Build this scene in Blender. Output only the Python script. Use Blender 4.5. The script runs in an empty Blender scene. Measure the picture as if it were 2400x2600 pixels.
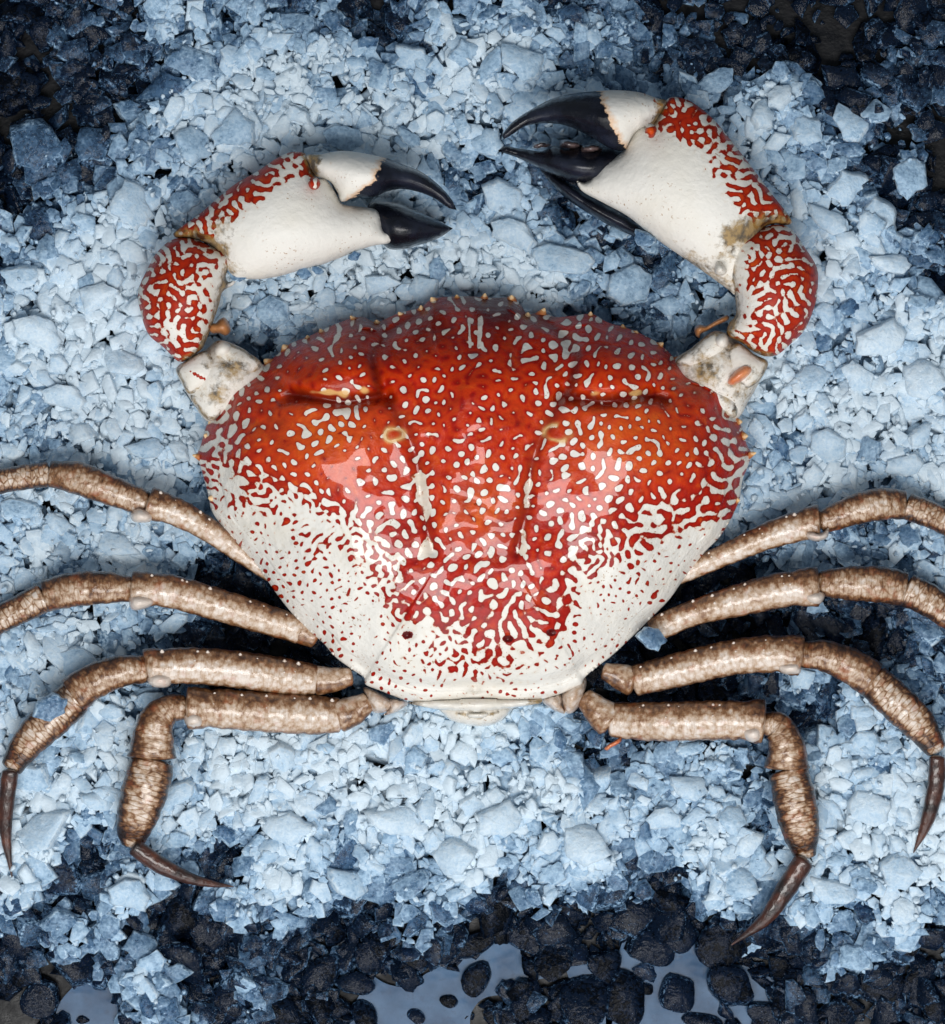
import bpy, math
import numpy as np
from mathutils import Vector, geometry

sc = bpy.context.scene
COL = sc.collection
PX = 1e-4            # one photo pixel at the ground, in metres
H = 1.0              # camera height


def W(px, py, z=0.0):
    """photo pixel seen at height z -> world position"""
    px = np.asarray(px, float); py = np.asarray(py, float); z = np.asarray(z, float)
    k = (H - z) / H * PX
    return np.stack(np.broadcast_arrays((px - 1200) * k, (1300 - py) * k, z), -1)


# ------------------------------------------------------------------ camera, light, exposure
cam = bpy.data.objects.new('camera', bpy.data.cameras.new('camera'))
COL.objects.link(cam)
cam.location = (0, 0, H)
cam.data.sensor_fit = 'AUTO'
cam.data.angle = 2 * math.atan(0.13 / H)
cam.data.clip_start = 0.01
cam.data.clip_end = 20
sc.camera = cam

world = bpy.data.worlds.new('World')
sc.world = world
world.use_nodes = True
bg = world.node_tree.nodes['Background']
bg.inputs[0].default_value = (0.74, 0.87, 1.0, 1)
bg.inputs[1].default_value = 0.20


def area(name, loc, target, sx, sy, power, color):
    l = bpy.data.lights.new(name, 'AREA')
    l.shape = 'RECTANGLE'; l.size = sx; l.size_y = sy; l.energy = power; l.color = color
    o = bpy.data.objects.new(name, l); COL.objects.link(o)
    o.location = loc
    o.rotation_euler = (Vector(target) - Vector(loc)).to_track_quat('-Z', 'Y').to_euler()
    return o


area('softbox', (0.0, -0.36, 0.98), (0, 0, 0.0), 0.85, 0.30, 8.0, (1.0, 0.985, 0.965))
area('added_fill', (0.0, -1.0, 0.62), (0, 0, 0.0), 1.3, 0.5, 3.6, (0.97, 0.98, 1.0))  # added fill lamp, low and unseen, to brighten the south-facing slopes

sc.view_settings.view_transform = 'Standard'
sc.view_settings.look = 'None'
sc.view_settings.exposure = 0.2
sc.view_settings.gamma = 1.0

RNG = np.random.default_rng(11)


# ------------------------------------------------------------------ helpers
def mesh_np(name, v, f, mat=None, smooth=True, attrs=None):
    """f: (M,3) or (M,4) int array or list of such"""
    fs = f if isinstance(f, list) else [f]
    fs = [np.asarray(a, np.int32) for a in fs if len(a)]
    me = bpy.data.meshes.new(name)
    v = np.asarray(v, np.float32)
    me.vertices.add(len(v)); me.vertices.foreach_set('co', v.ravel())
    loops = np.concatenate([a.ravel() for a in fs])
    starts, n0 = [], 0
    for a in fs:
        starts.append(n0 + np.arange(len(a)) * a.shape[1]); n0 += a.size
    starts = np.concatenate(starts).astype(np.int32)
    me.loops.add(len(loops)); me.loops.foreach_set('vertex_index', loops)
    me.polygons.add(len(starts)); me.polygons.foreach_set('loop_start', starts)
    me.polygons.foreach_set('use_smooth', np.concatenate([np.full(len(a), smooth if smooth != 'quads' else a.shape[1] == 4) for a in fs]))
    for k, a in (attrs or {}).items():
        at = me.attributes.new(k, 'FLOAT', 'POINT')
        at.data.foreach_set('value', np.asarray(a, np.float32).ravel())
    me.update(calc_edges=True)
    me.validate()
    if mat:
        me.materials.append(mat)
    return me


def obj(name, me, parent=None, **props):
    o = bpy.data.objects.new(name, me)
    COL.objects.link(o)
    if parent is not None:
        o.parent = parent
    for k, v in props.items():
        o[k] = v
    return o


def catmull(pts, step=6.0, closed=True, sharp=()):
    """resample a control polygon with a Catmull-Rom curve at about step px"""
    P = np.asarray(pts, float)
    n = len(P)
    out = []
    rng = range(n) if closed else range(n - 1)
    for i in rng:
        p1, p2 = P[i], P[(i + 1) % n]
        p0 = P[(i - 1) % n] if closed or i > 0 else 2 * p1 - p2
        p3 = P[(i + 2) % n] if closed or i < n - 2 else 2 * p2 - p1
        d = np.linalg.norm((p2 - p1)[:2])
        m = max(1, int(round(d / step)))
        t = (np.arange(m) / m)[:, None]
        m1 = (p2 - p0) * .5; m2 = (p3 - p1) * .5
        lim = d * 1.1
        for mm in (m1, m2):
            l = np.linalg.norm(mm[:2])
            if l > lim:
                mm *= lim / l
        if i in sharp: m1 = (p2 - p1)
        if (i + 1) % n in sharp: m2 = (p2 - p1)
        h = (2*t**3-3*t**2+1)*p1 + (t**3-2*t**2+t)*m1 + (-2*t**3+3*t**2)*p2 + (t**3-t**2)*m2
        out.append(h)
    if not closed:
        out.append(P[-1:])
    return np.concatenate(out)


def seg_dist(x, y, poly, closed=True):
    """distance of points to a polyline"""
    P = np.asarray(poly, float)[:, :2]
    Q = np.roll(P, -1, 0) if closed else P[1:]
    P = P if closed else P[:-1]
    best = np.full(np.shape(x), 1e9)
    for (ax, ay), (bx, by) in zip(P, Q):
        dx, dy = bx-ax, by-ay
        L = dx*dx+dy*dy + 1e-9
        t = np.clip(((x-ax)*dx+(y-ay)*dy)/L, 0, 1)
        best = np.minimum(best, np.hypot(x-ax-t*dx, y-ay-t*dy))
    return best


def inside(x, y, poly):
    P = np.asarray(poly, float)
    Q = np.roll(P, -1, 0)
    c = np.zeros(np.shape(x), bool)
    for (ax, ay), (bx, by) in zip(P[:, :2], Q[:, :2]):
        if ay == by:
            continue
        cond = ((ay > y) != (by > y)) & (x < (bx-ax)*(y-ay)/(by-ay)+ax)
        c ^= cond
    return c


def gauss(x, y, cx, cy, sx, sy, rot=0.0):
    c, s = math.cos(rot), math.sin(rot)
    u = ((x-cx)*c+(y-cy)*s)/sx; w = (-(x-cx)*s+(y-cy)*c)/sy
    return np.exp(-.5*(u*u+w*w))


def sstep(a, b, x):
    t = np.clip((x-a)/(b-a), 0, 1)
    return t*t*(3-2*t)


# ------------------------------------------------------------------ pigment fields (Turing patterns over the frame)
STEP = 2.5; NX, NY = 960, 1040
GY, GX = np.mgrid[0:NY, 0:NX]; GX = GX*STEP; GY = GY*STEP
_kx = np.fft.rfftfreq(NX); _ky = np.fft.fftfreq(NY)
_K2 = _kx[None]**2+_ky[:, None]**2


def lowpass(rng, lam):
    n = np.fft.irfft2(np.fft.rfft2(rng.standard_normal((NY, NX)))*np.exp(-_K2*(lam/STEP)**2*8), s=(NY, NX))
    return n/n.std()


def turing(rng, lam, g, steps, r=0.3, dt=0.5):
    k2 = _K2*(lam/STEP)**2
    L = np.maximum(r-(1-k2)**2, -40)
    u = rng.standard_normal((NY, NX))
    u = np.fft.irfft2(np.fft.rfft2(u)*np.exp(-((np.sqrt(k2)-1)/0.5)**2), s=(NY, NX)); u *= .45/u.std()
    for i in range(steps):
        N = g*u*u-u**3
        U = (np.fft.rfft2(u)+dt*np.fft.rfft2(N))/(1-dt*L)
        u = np.clip(np.fft.irfft2(U, s=(NY, NX)), -2, 2)
    return u


def sample(F, px, py):
    x = np.clip(np.asarray(px)/STEP, 0, NX-1.001); y = np.clip(np.asarray(py)/STEP, 0, NY-1.001)
    i = x.astype(int); j = y.astype(int); fx = x-i; fy = y-j
    return (F[j, i]*(1-fx)+F[j, i+1]*fx)*(1-fy)+(F[j+1, i]*(1-fx)+F[j+1, i+1]*fx)*fy


_r = np.random.default_rng(3)
N150 = lowpass(_r, 150); N60 = lowpass(_r, 60); N22 = lowpass(_r, 22); N12 = lowpass(_r, 13); N12B = lowpass(_r, 13)
YBX = [480, 560, 750, 880, 940, 990, 1060, 1120, 1215, 1310, 1370, 1430, 1480, 1540, 1620, 1750, 1900]
YBY = [1240, 1270, 1325, 1370, 1440, 1560, 1660, 1700, 1715, 1700, 1660, 1570, 1460, 1390, 1345, 1320, 1255]
_yb = np.interp(GX, YBX, YBY)
_M = np.clip(np.where(_yb > GY, (_yb-GY)/185, (_yb-GY)/115)+.17*N150, -1, 1)
_side = np.exp(-((np.abs(GX-1205)-640)/90)**2)*.85*(GY > 880)
_low = np.clip((GY-1180)/170, 0, 1)*.40
_Mr = np.where(_M > 0, np.clip(_M-_side-_low, -.05, 1), _M)
_u = turing(_r, 28, 1.3*np.clip(_Mr*1.2, -1, 1), 10)
_u2 = turing(_r, 20, 1.3*np.clip(_Mr*1.2, -1, 1), 9)
_f = sstep(.05, -.35, _Mr+.25*N60)
_u = _u*(1-_f)+_u2*_f
_thr = np.where(_Mr > 0, .05+.62*_Mr+.32*sstep(.25,.9,_Mr)-.10*_side, .05+1.36*np.abs(_Mr)**.75*np.sign(_Mr))+.2*N60*(.4+1.0*np.abs(_Mr))+.12*N22
PAT_SHELL = sample(_u, GX+2.4*N12+5*N60, GY+2.4*N12B)-_thr+.10*N12
U_CLAW = turing(np.random.default_rng(8), 22, 0.15*np.ones_like(GX), 9)
U_CLAW = sample(U_CLAW, GX+2*N12+4*N60, GY+2*N12B)+.12*N12


# ------------------------------------------------------------------ material building
class NT:
    def __init__(self, name):
        self.m = bpy.data.materials.new(name); self.m.use_nodes = True
        self.t = self.m.node_tree
        self.b = self.t.nodes['Principled BSDF']
        self.out = self.t.nodes['Material Output']

    def n(self, typ, **kw):
        nd = self.t.nodes.new(typ)
        for k, v in kw.items():
            setattr(nd, k, v)
        return nd

    def link(self, a, b): self.t.links.new(a, b)

    def put(self, sock, v):
        if hasattr(v, 'is_output'):
            self.link(v, sock)
        else:
            sock.default_value = v

    def attr(self, name, typ='GEOMETRY'):
        a = self.n('ShaderNodeAttribute'); a.attribute_name = name; a.attribute_type = typ
        return a.outputs['Fac']

    def math(self, op, a, b=None, c=None, clamp=False):
        m = self.n('ShaderNodeMath', operation=op, use_clamp=clamp)
        for i, v in enumerate((a, b, c)):
            if v is not None: self.put(m.inputs[i], v)
        return m.outputs[0]

    def mix(self, f, a, b, blend='MIX'):
        m = self.n('ShaderNodeMix', data_type='RGBA', blend_type=blend)
        self.put(m.inputs[0], f)
        self.put(m.inputs[6], a if hasattr(a, 'is_output') else (*a, 1))
        self.put(m.inputs[7], b if hasattr(b, 'is_output') else (*b, 1))
        return m.outputs[2]

    def ramp(self, f, stops, interp='LINEAR'):
        r = self.n('ShaderNodeValToRGB'); r.color_ramp.interpolation = interp
        el = r.color_ramp.elements
        while len(el) < len(stops): el.new(0.5)
        for e, (p, c) in zip(el, stops):
            e.position = p; e.color = (*c, 1) if len(c) == 3 else c
        self.link(f, r.inputs[0])
        return r.outputs[0]

    def mapr(self, f, a, b, c=0.0, d=1.0, smooth=False):
        m = self.n('ShaderNodeMapRange')
        if smooth: m.interpolation_type = 'SMOOTHSTEP'
        self.put(m.inputs[0], f)
        for i, v in zip((1, 2, 3, 4), (a, b, c, d)): m.inputs[i].default_value = v
        return m.outputs[0]

    def coord(self, which='Object'):
        return self.n('ShaderNodeTexCoord').outputs[which]

    def noise(self, vec, scale, detail=3, rough=.55, dist=0.0):
        t = self.n('ShaderNodeTexNoise'); self.link(vec, t.inputs['Vector'])
        t.inputs['Scale'].default_value = scale; t.inputs['Detail'].default_value = detail
        t.inputs['Roughness'].default_value = rough; t.inputs['Distortion'].default_value = dist
        return t.outputs['Fac']

    def voro(self, vec, scale, feature='F1', out='Distance', rand=1.0):
        t = self.n('ShaderNodeTexVoronoi', feature=feature); self.link(vec, t.inputs['Vector'])
        t.inputs['Scale'].default_value = scale; t.inputs['Randomness'].default_value = rand
        return t.outputs[out]

    def bump(self, h, strength, dist, prev=None):
        b = self.n('ShaderNodeBump'); self.link(h, b.inputs['Height'])
        b.inputs['Strength'].default_value = strength; b.inputs['Distance'].default_value = dist
        if prev is not None: self.link(prev, b.inputs['Normal'])
        return b.outputs[0]


def lin(r, g, b):
    f = lambda c: (c/255/12.92) if c/255 < .04045 else ((c/255+.055)/1.055)**2.4
    return (f(r), f(g), f(b))


# shell: attribute pat (positive = white), dirt, black, rough
def mat_shell(name, coat, crough, rbase):
    m = NT(name)
    co = m.coord()
    pat = m.math('ADD', m.math('ADD', m.attr('pat'), m.math('MULTIPLY', m.math('SUBTRACT', m.noise(co, 420, 2, .6), .5), .7)), m.math('MULTIPLY', m.math('SUBTRACT', m.noise(co, 1000, 3, .65), .5), .45))
    v = m.mapr(pat, -1.5, 0.5)
    # 0 -> -1.5, .75 -> 0
    col = m.ramp(v, [(0.0, lin(200, 52, 6)), (.38, lin(180, 26, 4)), (.6, lin(158, 16, 3)), (.705, lin(132, 9, 3)),
                     (.745, lin(178, 74, 34)), (.79, lin(226, 218, 206)), (1.0, lin(232, 228, 220))])
    veins = m.noise(co, 260, 4, .6, .6)
    orange = m.math('ADD', m.mapr(veins, .54, .72, 0, .5), m.math('MULTIPLY', m.attr('orange'), m.mapr(veins, .3, .6, .35, .8)), clamp=True)
    isred = m.mapr(pat, -.35, -.12, 1, 0)
    col = m.mix(m.math('MULTIPLY', orange, isred), col, lin(214, 92, 22))
    dark = m.mapr(m.noise(co, 120, 3), .5, .75, 0, .5)
    col = m.mix(m.math('MULTIPLY', m.math('MULTIPLY', dark, isred), 1.0), col, lin(112, 10, 6))
    col = m.mix(m.math('MULTIPLY', m.attr('maroon'), m.mapr(pat, -.1, .05, 1, .25)), col, lin(84, 8, 6))  # maroon: own tone plus painted shade of the front and grooves
    # cream tint and tiny specks on the white
    iswhite = m.mapr(pat, .02, .12)
    sp = m.mapr(m.noise(co, 1300, 1), .66, .72, 0, .75)
    sp2 = m.mapr(m.noise(co, 90, 2), .45, .6)
    col = m.mix(m.math('MULTIPLY', m.math('MULTIPLY', sp, sp2), iswhite), col, lin(160, 118, 74))
    col = m.mix(m.math('MULTIPLY', m.mapr(m.noise(co, 70, 3), .45, .75, 0, .35), iswhite), col, lin(214, 204, 182))
    col = m.mix(m.attr('yellow'), col, lin(226, 180, 112))
    # dirt at the joints
    dn = m.math('ADD', m.attr('dirt'), m.math('MULTIPLY', m.math('SUBTRACT', m.noise(co, 650, 4, .65), .5), 1.3))
    dmask = m.math('MULTIPLY', m.mapr(dn, .32, .75), m.mapr(m.attr('dirt'), 0.0, .12))
    col = m.mix(m.math('MULTIPLY', dmask, .9), col, m.mix(m.mapr(m.noise(co, 420, 3), .42, .62), lin(160, 128, 72), lin(62, 48, 28)))
    # black finger pigment
    bn = m.math('ADD', m.attr('black'), m.math('MULTIPLY', m.math('SUBTRACT', m.noise(co, 500, 3), .5), .6))
    rim = m.math('MULTIPLY', m.mapr(bn, .25, .48), 1.0)
    col = m.mix(m.math('MULTIPLY', rim, m.mapr(m.attr('black'), .0, .1, 0, .7)), col, lin(214, 158, 98))
    bm = m.mapr(bn, .47, .52)
    bcol = m.mix(m.mapr(m.noise(co, 160, 3), .4, .7), lin(14, 16, 24), lin(34, 38, 52))
    col = m.mix(bm, col, bcol)
    m.link(col, m.b.inputs['Base Color'])
    rg = m.mapr(m.noise(co, 300, 3), .3, .7, .22, .40)
    m.link(m.mapr(bm, 0, 1, 0, 0), m.b.inputs['Metallic'])
    m.link(m.math('ADD', m.math('SUBTRACT', rg, m.math('MULTIPLY', bm, .08+rbase)), rbase), m.b.inputs['Roughness'])
    m.link(m.math('MULTIPLY', m.attr('wet'), coat), m.b.inputs['Coat Weight'])
    m.b.inputs['Coat IOR'].default_value = 1.33
    m.b.inputs['Coat Roughness'].default_value = crough
    m.b.inputs['Specular IOR Level'].default_value = .18
    h = m.math('ADD', m.noise(co, 1000, 4, .65), m.math('MULTIPLY', m.voro(co, 420), .6))
    b1 = m.bump(h, .30, .0007)
    b2 = m.bump(m.noise(co, 130, 4), .35 if rbase == 0 else .14, .0025, b1)
    m.link(b2, m.b.inputs['Normal'])
    return m.m


# legs: attributes brown (0..1 pigment), along, side
def mat_leg():
    m = NT('leg_shell')
    co = m.coord()
    al = m.attr('along'); sd = m.attr('side'); br = m.attr('brown'); net = m.attr('net')
    cmb = m.n('ShaderNodeCombineXYZ'); m.put(cmb.inputs[0], m.math('MULTIPLY', al, 1.0)); m.put(cmb.inputs[1], m.math('MULTIPLY', sd, .28))
    m.put(cmb.inputs[2], m.attr('seed'))
    uv = cmb.outputs[0]
    mp = m.n('ShaderNodeMapping'); m.link(uv, mp.inputs[0]); mp.inputs['Scale'].default_value = (1.0, .62, 1)
    cells = m.voro(mp.outputs[0], 8.5, 'DISTANCE_TO_EDGE', 'Distance', .75)
    edge = m.mapr(cells, .0, .16, 1, 0)
    mp2 = m.n('ShaderNodeMapping'); m.link(uv, mp2.inputs[0]); mp2.inputs['Scale'].default_value = (1.0, .4, 1)
    strip = m.noise(mp2.outputs[0], 13, 3, .6, .5)
    fine = m.noise(co, 750, 3, .7)
    big = m.noise(co, 130, 3)
    peb = m.voro(co, 620, 'F1', 'Distance')
    t = m.math('ADD', br, m.math('MULTIPLY', m.math('SUBTRACT', strip, .5), m.math('ADD', .08, m.math('MULTIPLY', net, .38))))
    t = m.math('ADD', t, m.math('MULTIPLY', m.math('SUBTRACT', fine, .5), .75))
    t = m.math('ADD', t, m.math('MULTIPLY', m.math('SUBTRACT', peb, .45), .35))
    t = m.math('ADD', t, m.math('MULTIPLY', m.math('SUBTRACT', big, .5), .7))
    t = m.math('ADD', t, m.math('MULTIPLY', m.math('MULTIPLY', edge, net), .26))
    col = m.ramp(t, [(0.06, lin(222, 208, 196)), (.32, lin(186, 158, 132)), (.52, lin(134, 94, 60)), (.72, lin(82, 48, 25)), (.98, lin(36, 19, 11))])
    col = m.mix(m.mapr(m.noise(co, 300, 2), .58, .72, 0, .35), col, lin(170, 84, 40))
    col = m.mix(m.attr('tip'), col, m.ramp(m.noise(co, 250, 4, .6), [(.35, lin(26, 12, 9)), (.6, lin(72, 36, 22)), (.8, lin(112, 62, 38))]))
    m.link(col, m.b.inputs['Base Color'])
    m.b.inputs['Roughness'].default_value = .38
    m.b.inputs['Coat Weight'].default_value = .6
    m.b.inputs['Coat Roughness'].default_value = .12
    h = m.math('SUBTRACT', m.math('ADD', m.math('MULTIPLY', strip, .3), m.math('MULTIPLY', fine, .7)), m.math('MULTIPLY', m.math('MULTIPLY', edge, net), .8))
    m.link(m.bump(m.math('ADD', h, m.math('MULTIPLY', peb, .6)), .34, .0010), m.b.inputs['Normal'])
    return m.m


def ice_core(name, source, sss):
    """ice: frost 0 = clear dark ice, 1 = white frosted crushed ice"""
    m = NT(name)
    geo = m.n('ShaderNodeNewGeometry').outputs['Position']
    fr = m.attr('frost', source)
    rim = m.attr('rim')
    n1 = m.noise(geo, 260, 3, .6)
    n2 = m.noise(geo, 1100, 3, .7)
    n3 = m.noise(geo, 2600, 1, .5)
    f = m.math('ADD', fr, m.math('MULTIPLY', m.math('SUBTRACT', n1, .5), .42))
    f = m.math('ADD', f, m.math('MULTIPLY', m.math('SUBTRACT', n2, .5), .5))
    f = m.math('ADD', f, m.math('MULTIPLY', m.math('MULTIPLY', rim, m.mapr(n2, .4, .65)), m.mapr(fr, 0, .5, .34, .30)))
    f = m.math('ADD', f, m.mapr(n3, .70, .78, 0, .35))
    col = m.ramp(f, [(.0, lin(4, 7, 14)), (.22, lin(30, 52, 84)), (.45, lin(92, 130, 168)), (.68, lin(168, 200, 226)), (1.0, lin(216, 232, 243))])
    m.link(col, m.b.inputs['Base Color'])
    m.link(m.math('ADD', m.mapr(n1, .3, .7, .03, .12), m.mapr(f, .05, .45, .03, .24)), m.b.inputs['Roughness'])
    m.link(m.mapr(f, .1, .5, .06, .5), m.b.inputs['Coat Weight']); m.b.inputs['Coat Roughness'].default_value = .05; m.b.inputs['Coat IOR'].default_value = 1.33
    m.link(m.bump(m.noise(geo, 520, 3, .6, .3), 1.0, .0016), m.b.inputs['Coat Normal'])
    m.b.inputs['IOR'].default_value = 1.31
    m.link(m.mapr(f, .05, .5, .12, .45), m.b.inputs['Specular IOR Level'])
    m.b.inputs['Subsurface Weight'].default_value = sss
    m.b.inputs['Subsurface Radius'].default_value = (.5, .8, 1.0)
    m.b.inputs['Subsurface Scale'].default_value = .0045
    m.link(m.math('MINIMUM', m.mapr(f, .04, .16, .1, .9), m.mapr(f, .1, .75, .92, .08)), m.b.inputs['Transmission Weight'])
    h = m.math('ADD', n2, m.math('MULTIPLY', n1, .8))
    m.link(m.bump(h, .42, .0007, m.bump(m.noise(geo, 260, 2, .5, .4), .16, .0030)), m.b.inputs['Normal'])
    return m.m


M_SHELL = mat_shell('crab_shell', 1.0, .04, .0)
M_CLAW = mat_shell('claw_shell', .10, .2, .14)
M_LEG = mat_leg()
M_ICE = ice_core('frosted_ice', 'OBJECT', 0.0)
M_CRUSH = ice_core('crushed_ice', 'GEOMETRY', 0.0)


def mat_plain(name, c1, c2, scale, rough, coat=0.0, bumps=.2, bdist=.001):
    m = NT(name); co = m.coord()
    m.link(m.mix(m.mapr(m.noise(co, scale, 4, .6), .35, .65), c1, c2), m.b.inputs['Base Color'])
    m.b.inputs['Roughness'].default_value = rough
    m.b.inputs['Coat Weight'].default_value = coat
    m.link(m.bump(m.noise(co, scale*5, 3), bumps, bdist), m.b.inputs['Normal'])
    return m.m


# ------------------------------------------------------------------ crab geometry data (photo px)
CARAPACE = [(1251,756),(1181,752),(1097,758),(1069,780),(1013,795),(956,817),(917,804),(866,817),(814,840),(779,856),(736,873),(701,903),
 (675,922),(636,942),(593,964),(563,990),(550,1033),(528,1072),(517,1103),(510,1130),(500,1158),(508,1182),(519,1219),(530,1263),(536,1293),(550,1319),
 (575,1349),(613,1393),(649,1432),(681,1477),(714,1523),(746,1562),(788,1604),(821,1633),(853,1669),(892,1698),(925,1721),(928,1738),
 (964,1753),(1032,1778),(1087,1786),(1200,1784),(1301,1783),(1373,1776),(1423,1762),(1476,1739),(1483,1723),(1506,1701),(1551,1667),(1597,1625),(1642,1580),
 (1699,1523),(1737,1470),(1794,1398),(1825,1367),(1851,1328),(1877,1271),(1886,1219),(1901,1180),(1908,1152),(1897,1129),(1890,1100),
 (1876,1068),(1858,1020),(1850,982),(1818,960),(1756,942),(1713,908),(1675,873),(1617,842),(1583,830),(1540,817),(1503,797),(1453,802),(1410,804),(1375,792),
 (1340,797),(1323,774),(1299,756)]
SPINES = [(1160,745,1163,760),(1097,756,1102,768),(1232,741,1231,758),(1299,748,1297,762),(1013,790,1020,805),(891,798,900,814),(814,836,820,850),(779,852,786,864),
 (720,875,730,888),(671,914,684,924),(528,1072,542,1078),(489,1155,508,1160),(1382,780,1378,800),(1503,789,1501,804),(1583,824,1580,838),
 (1617,836,1612,848),(1682,865,1674,880),(1730,906,1720,916),(1853,974,1840,982),(1884,1066,1868,1072),(1900,1103,1884,1108),(1922,1150,1902,1156),
 (519,1105,534,1110),(1069,776,1072,790),(560,986,572,996),(1880,1271,1866,1270),(531,1266,545,1264),(1340,795,1336,808),(956,814,960,828)]


def shell_height(x, y, dome):
    """dome in 0..1 (0 at the rim)"""
    g = lambda *a: gauss(x, y, *a)
    z = .0195 + .0245*dome
    lift = sstep(.0, .25, dome)
    b = np.zeros_like(z)
    for s in (-1, 1):
        X = lambda px: 1205+s*(px-1205)
        b += .0058*g(X(1565), 1045, 145, 170)+.0007*g(X(1575), 1130, 120, 90)          # branchial lobes
        b += .0020*g(X(1560), 1400, 130, 120)
        b += .0030*g(X(1800), 1120, 55, 100, s*.15)
        b += .0078*g(X(1570), 925, 110, 60, s*.25)     # hepatic lobes
        b += .0030*g(X(1325), 915, 60, 75)
        b += .0014*g(X(1290), 800, 70, 35)
        grv = [((1434,1003),(1480,1014),(1540,1020),(1600,1010),(1650,1003),(1690,1012)),
               ((1340,790),(1430,850),(1452,900),(1440,960),(1425,1010)),
               ((1415,1020),(1385,1080),(1350,1180),(1338,1290),(1310,1400)),
               ((1650,1003),(1720,960),(1780,960)),
               ((1205,1745),(1330,1742),(1420,1728),(1500,1690))]
        for poly, w, d in zip(grv, (12, 12, 11, 14, 11), (.0032, .0022, .0012, .0020, .0020)):
            pl = catmull([(X(a), c) for a, c in poly], 14, False)
            dd = seg_dist(x, y, pl, False)
            b -= d*np.exp(-.5*(dd/w)**2)+(.0028*np.exp(-.5*(dd/34)**2) if w == 11 and poly[0][1] == 1003 else 0)
    b += .0055*g(1205, 940, 80, 110) + .0055*g(1210, 1160, 75, 95) + .0016*g(1210, 1400, 70, 90)
    b -= .0012*g(1215, 1590, 90, 60)
    dd = seg_dist(x, y, [(1203, 775), (1205, 890)], False); b -= .0014*np.exp(-.5*(dd/8)**2)
    for px, py in ((1035,1612),(1290,1622),(1400,1606)):
        b -= .0014*g(px, py, 9, 7)
    return z + b*lift


crab = bpy.data.objects.new('crab', None); COL.objects.link(crab)
crab['label'] = 'whole red and white mottled crab with black claw tips lying on crushed ice'
crab['category'] = 'crab'


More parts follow.
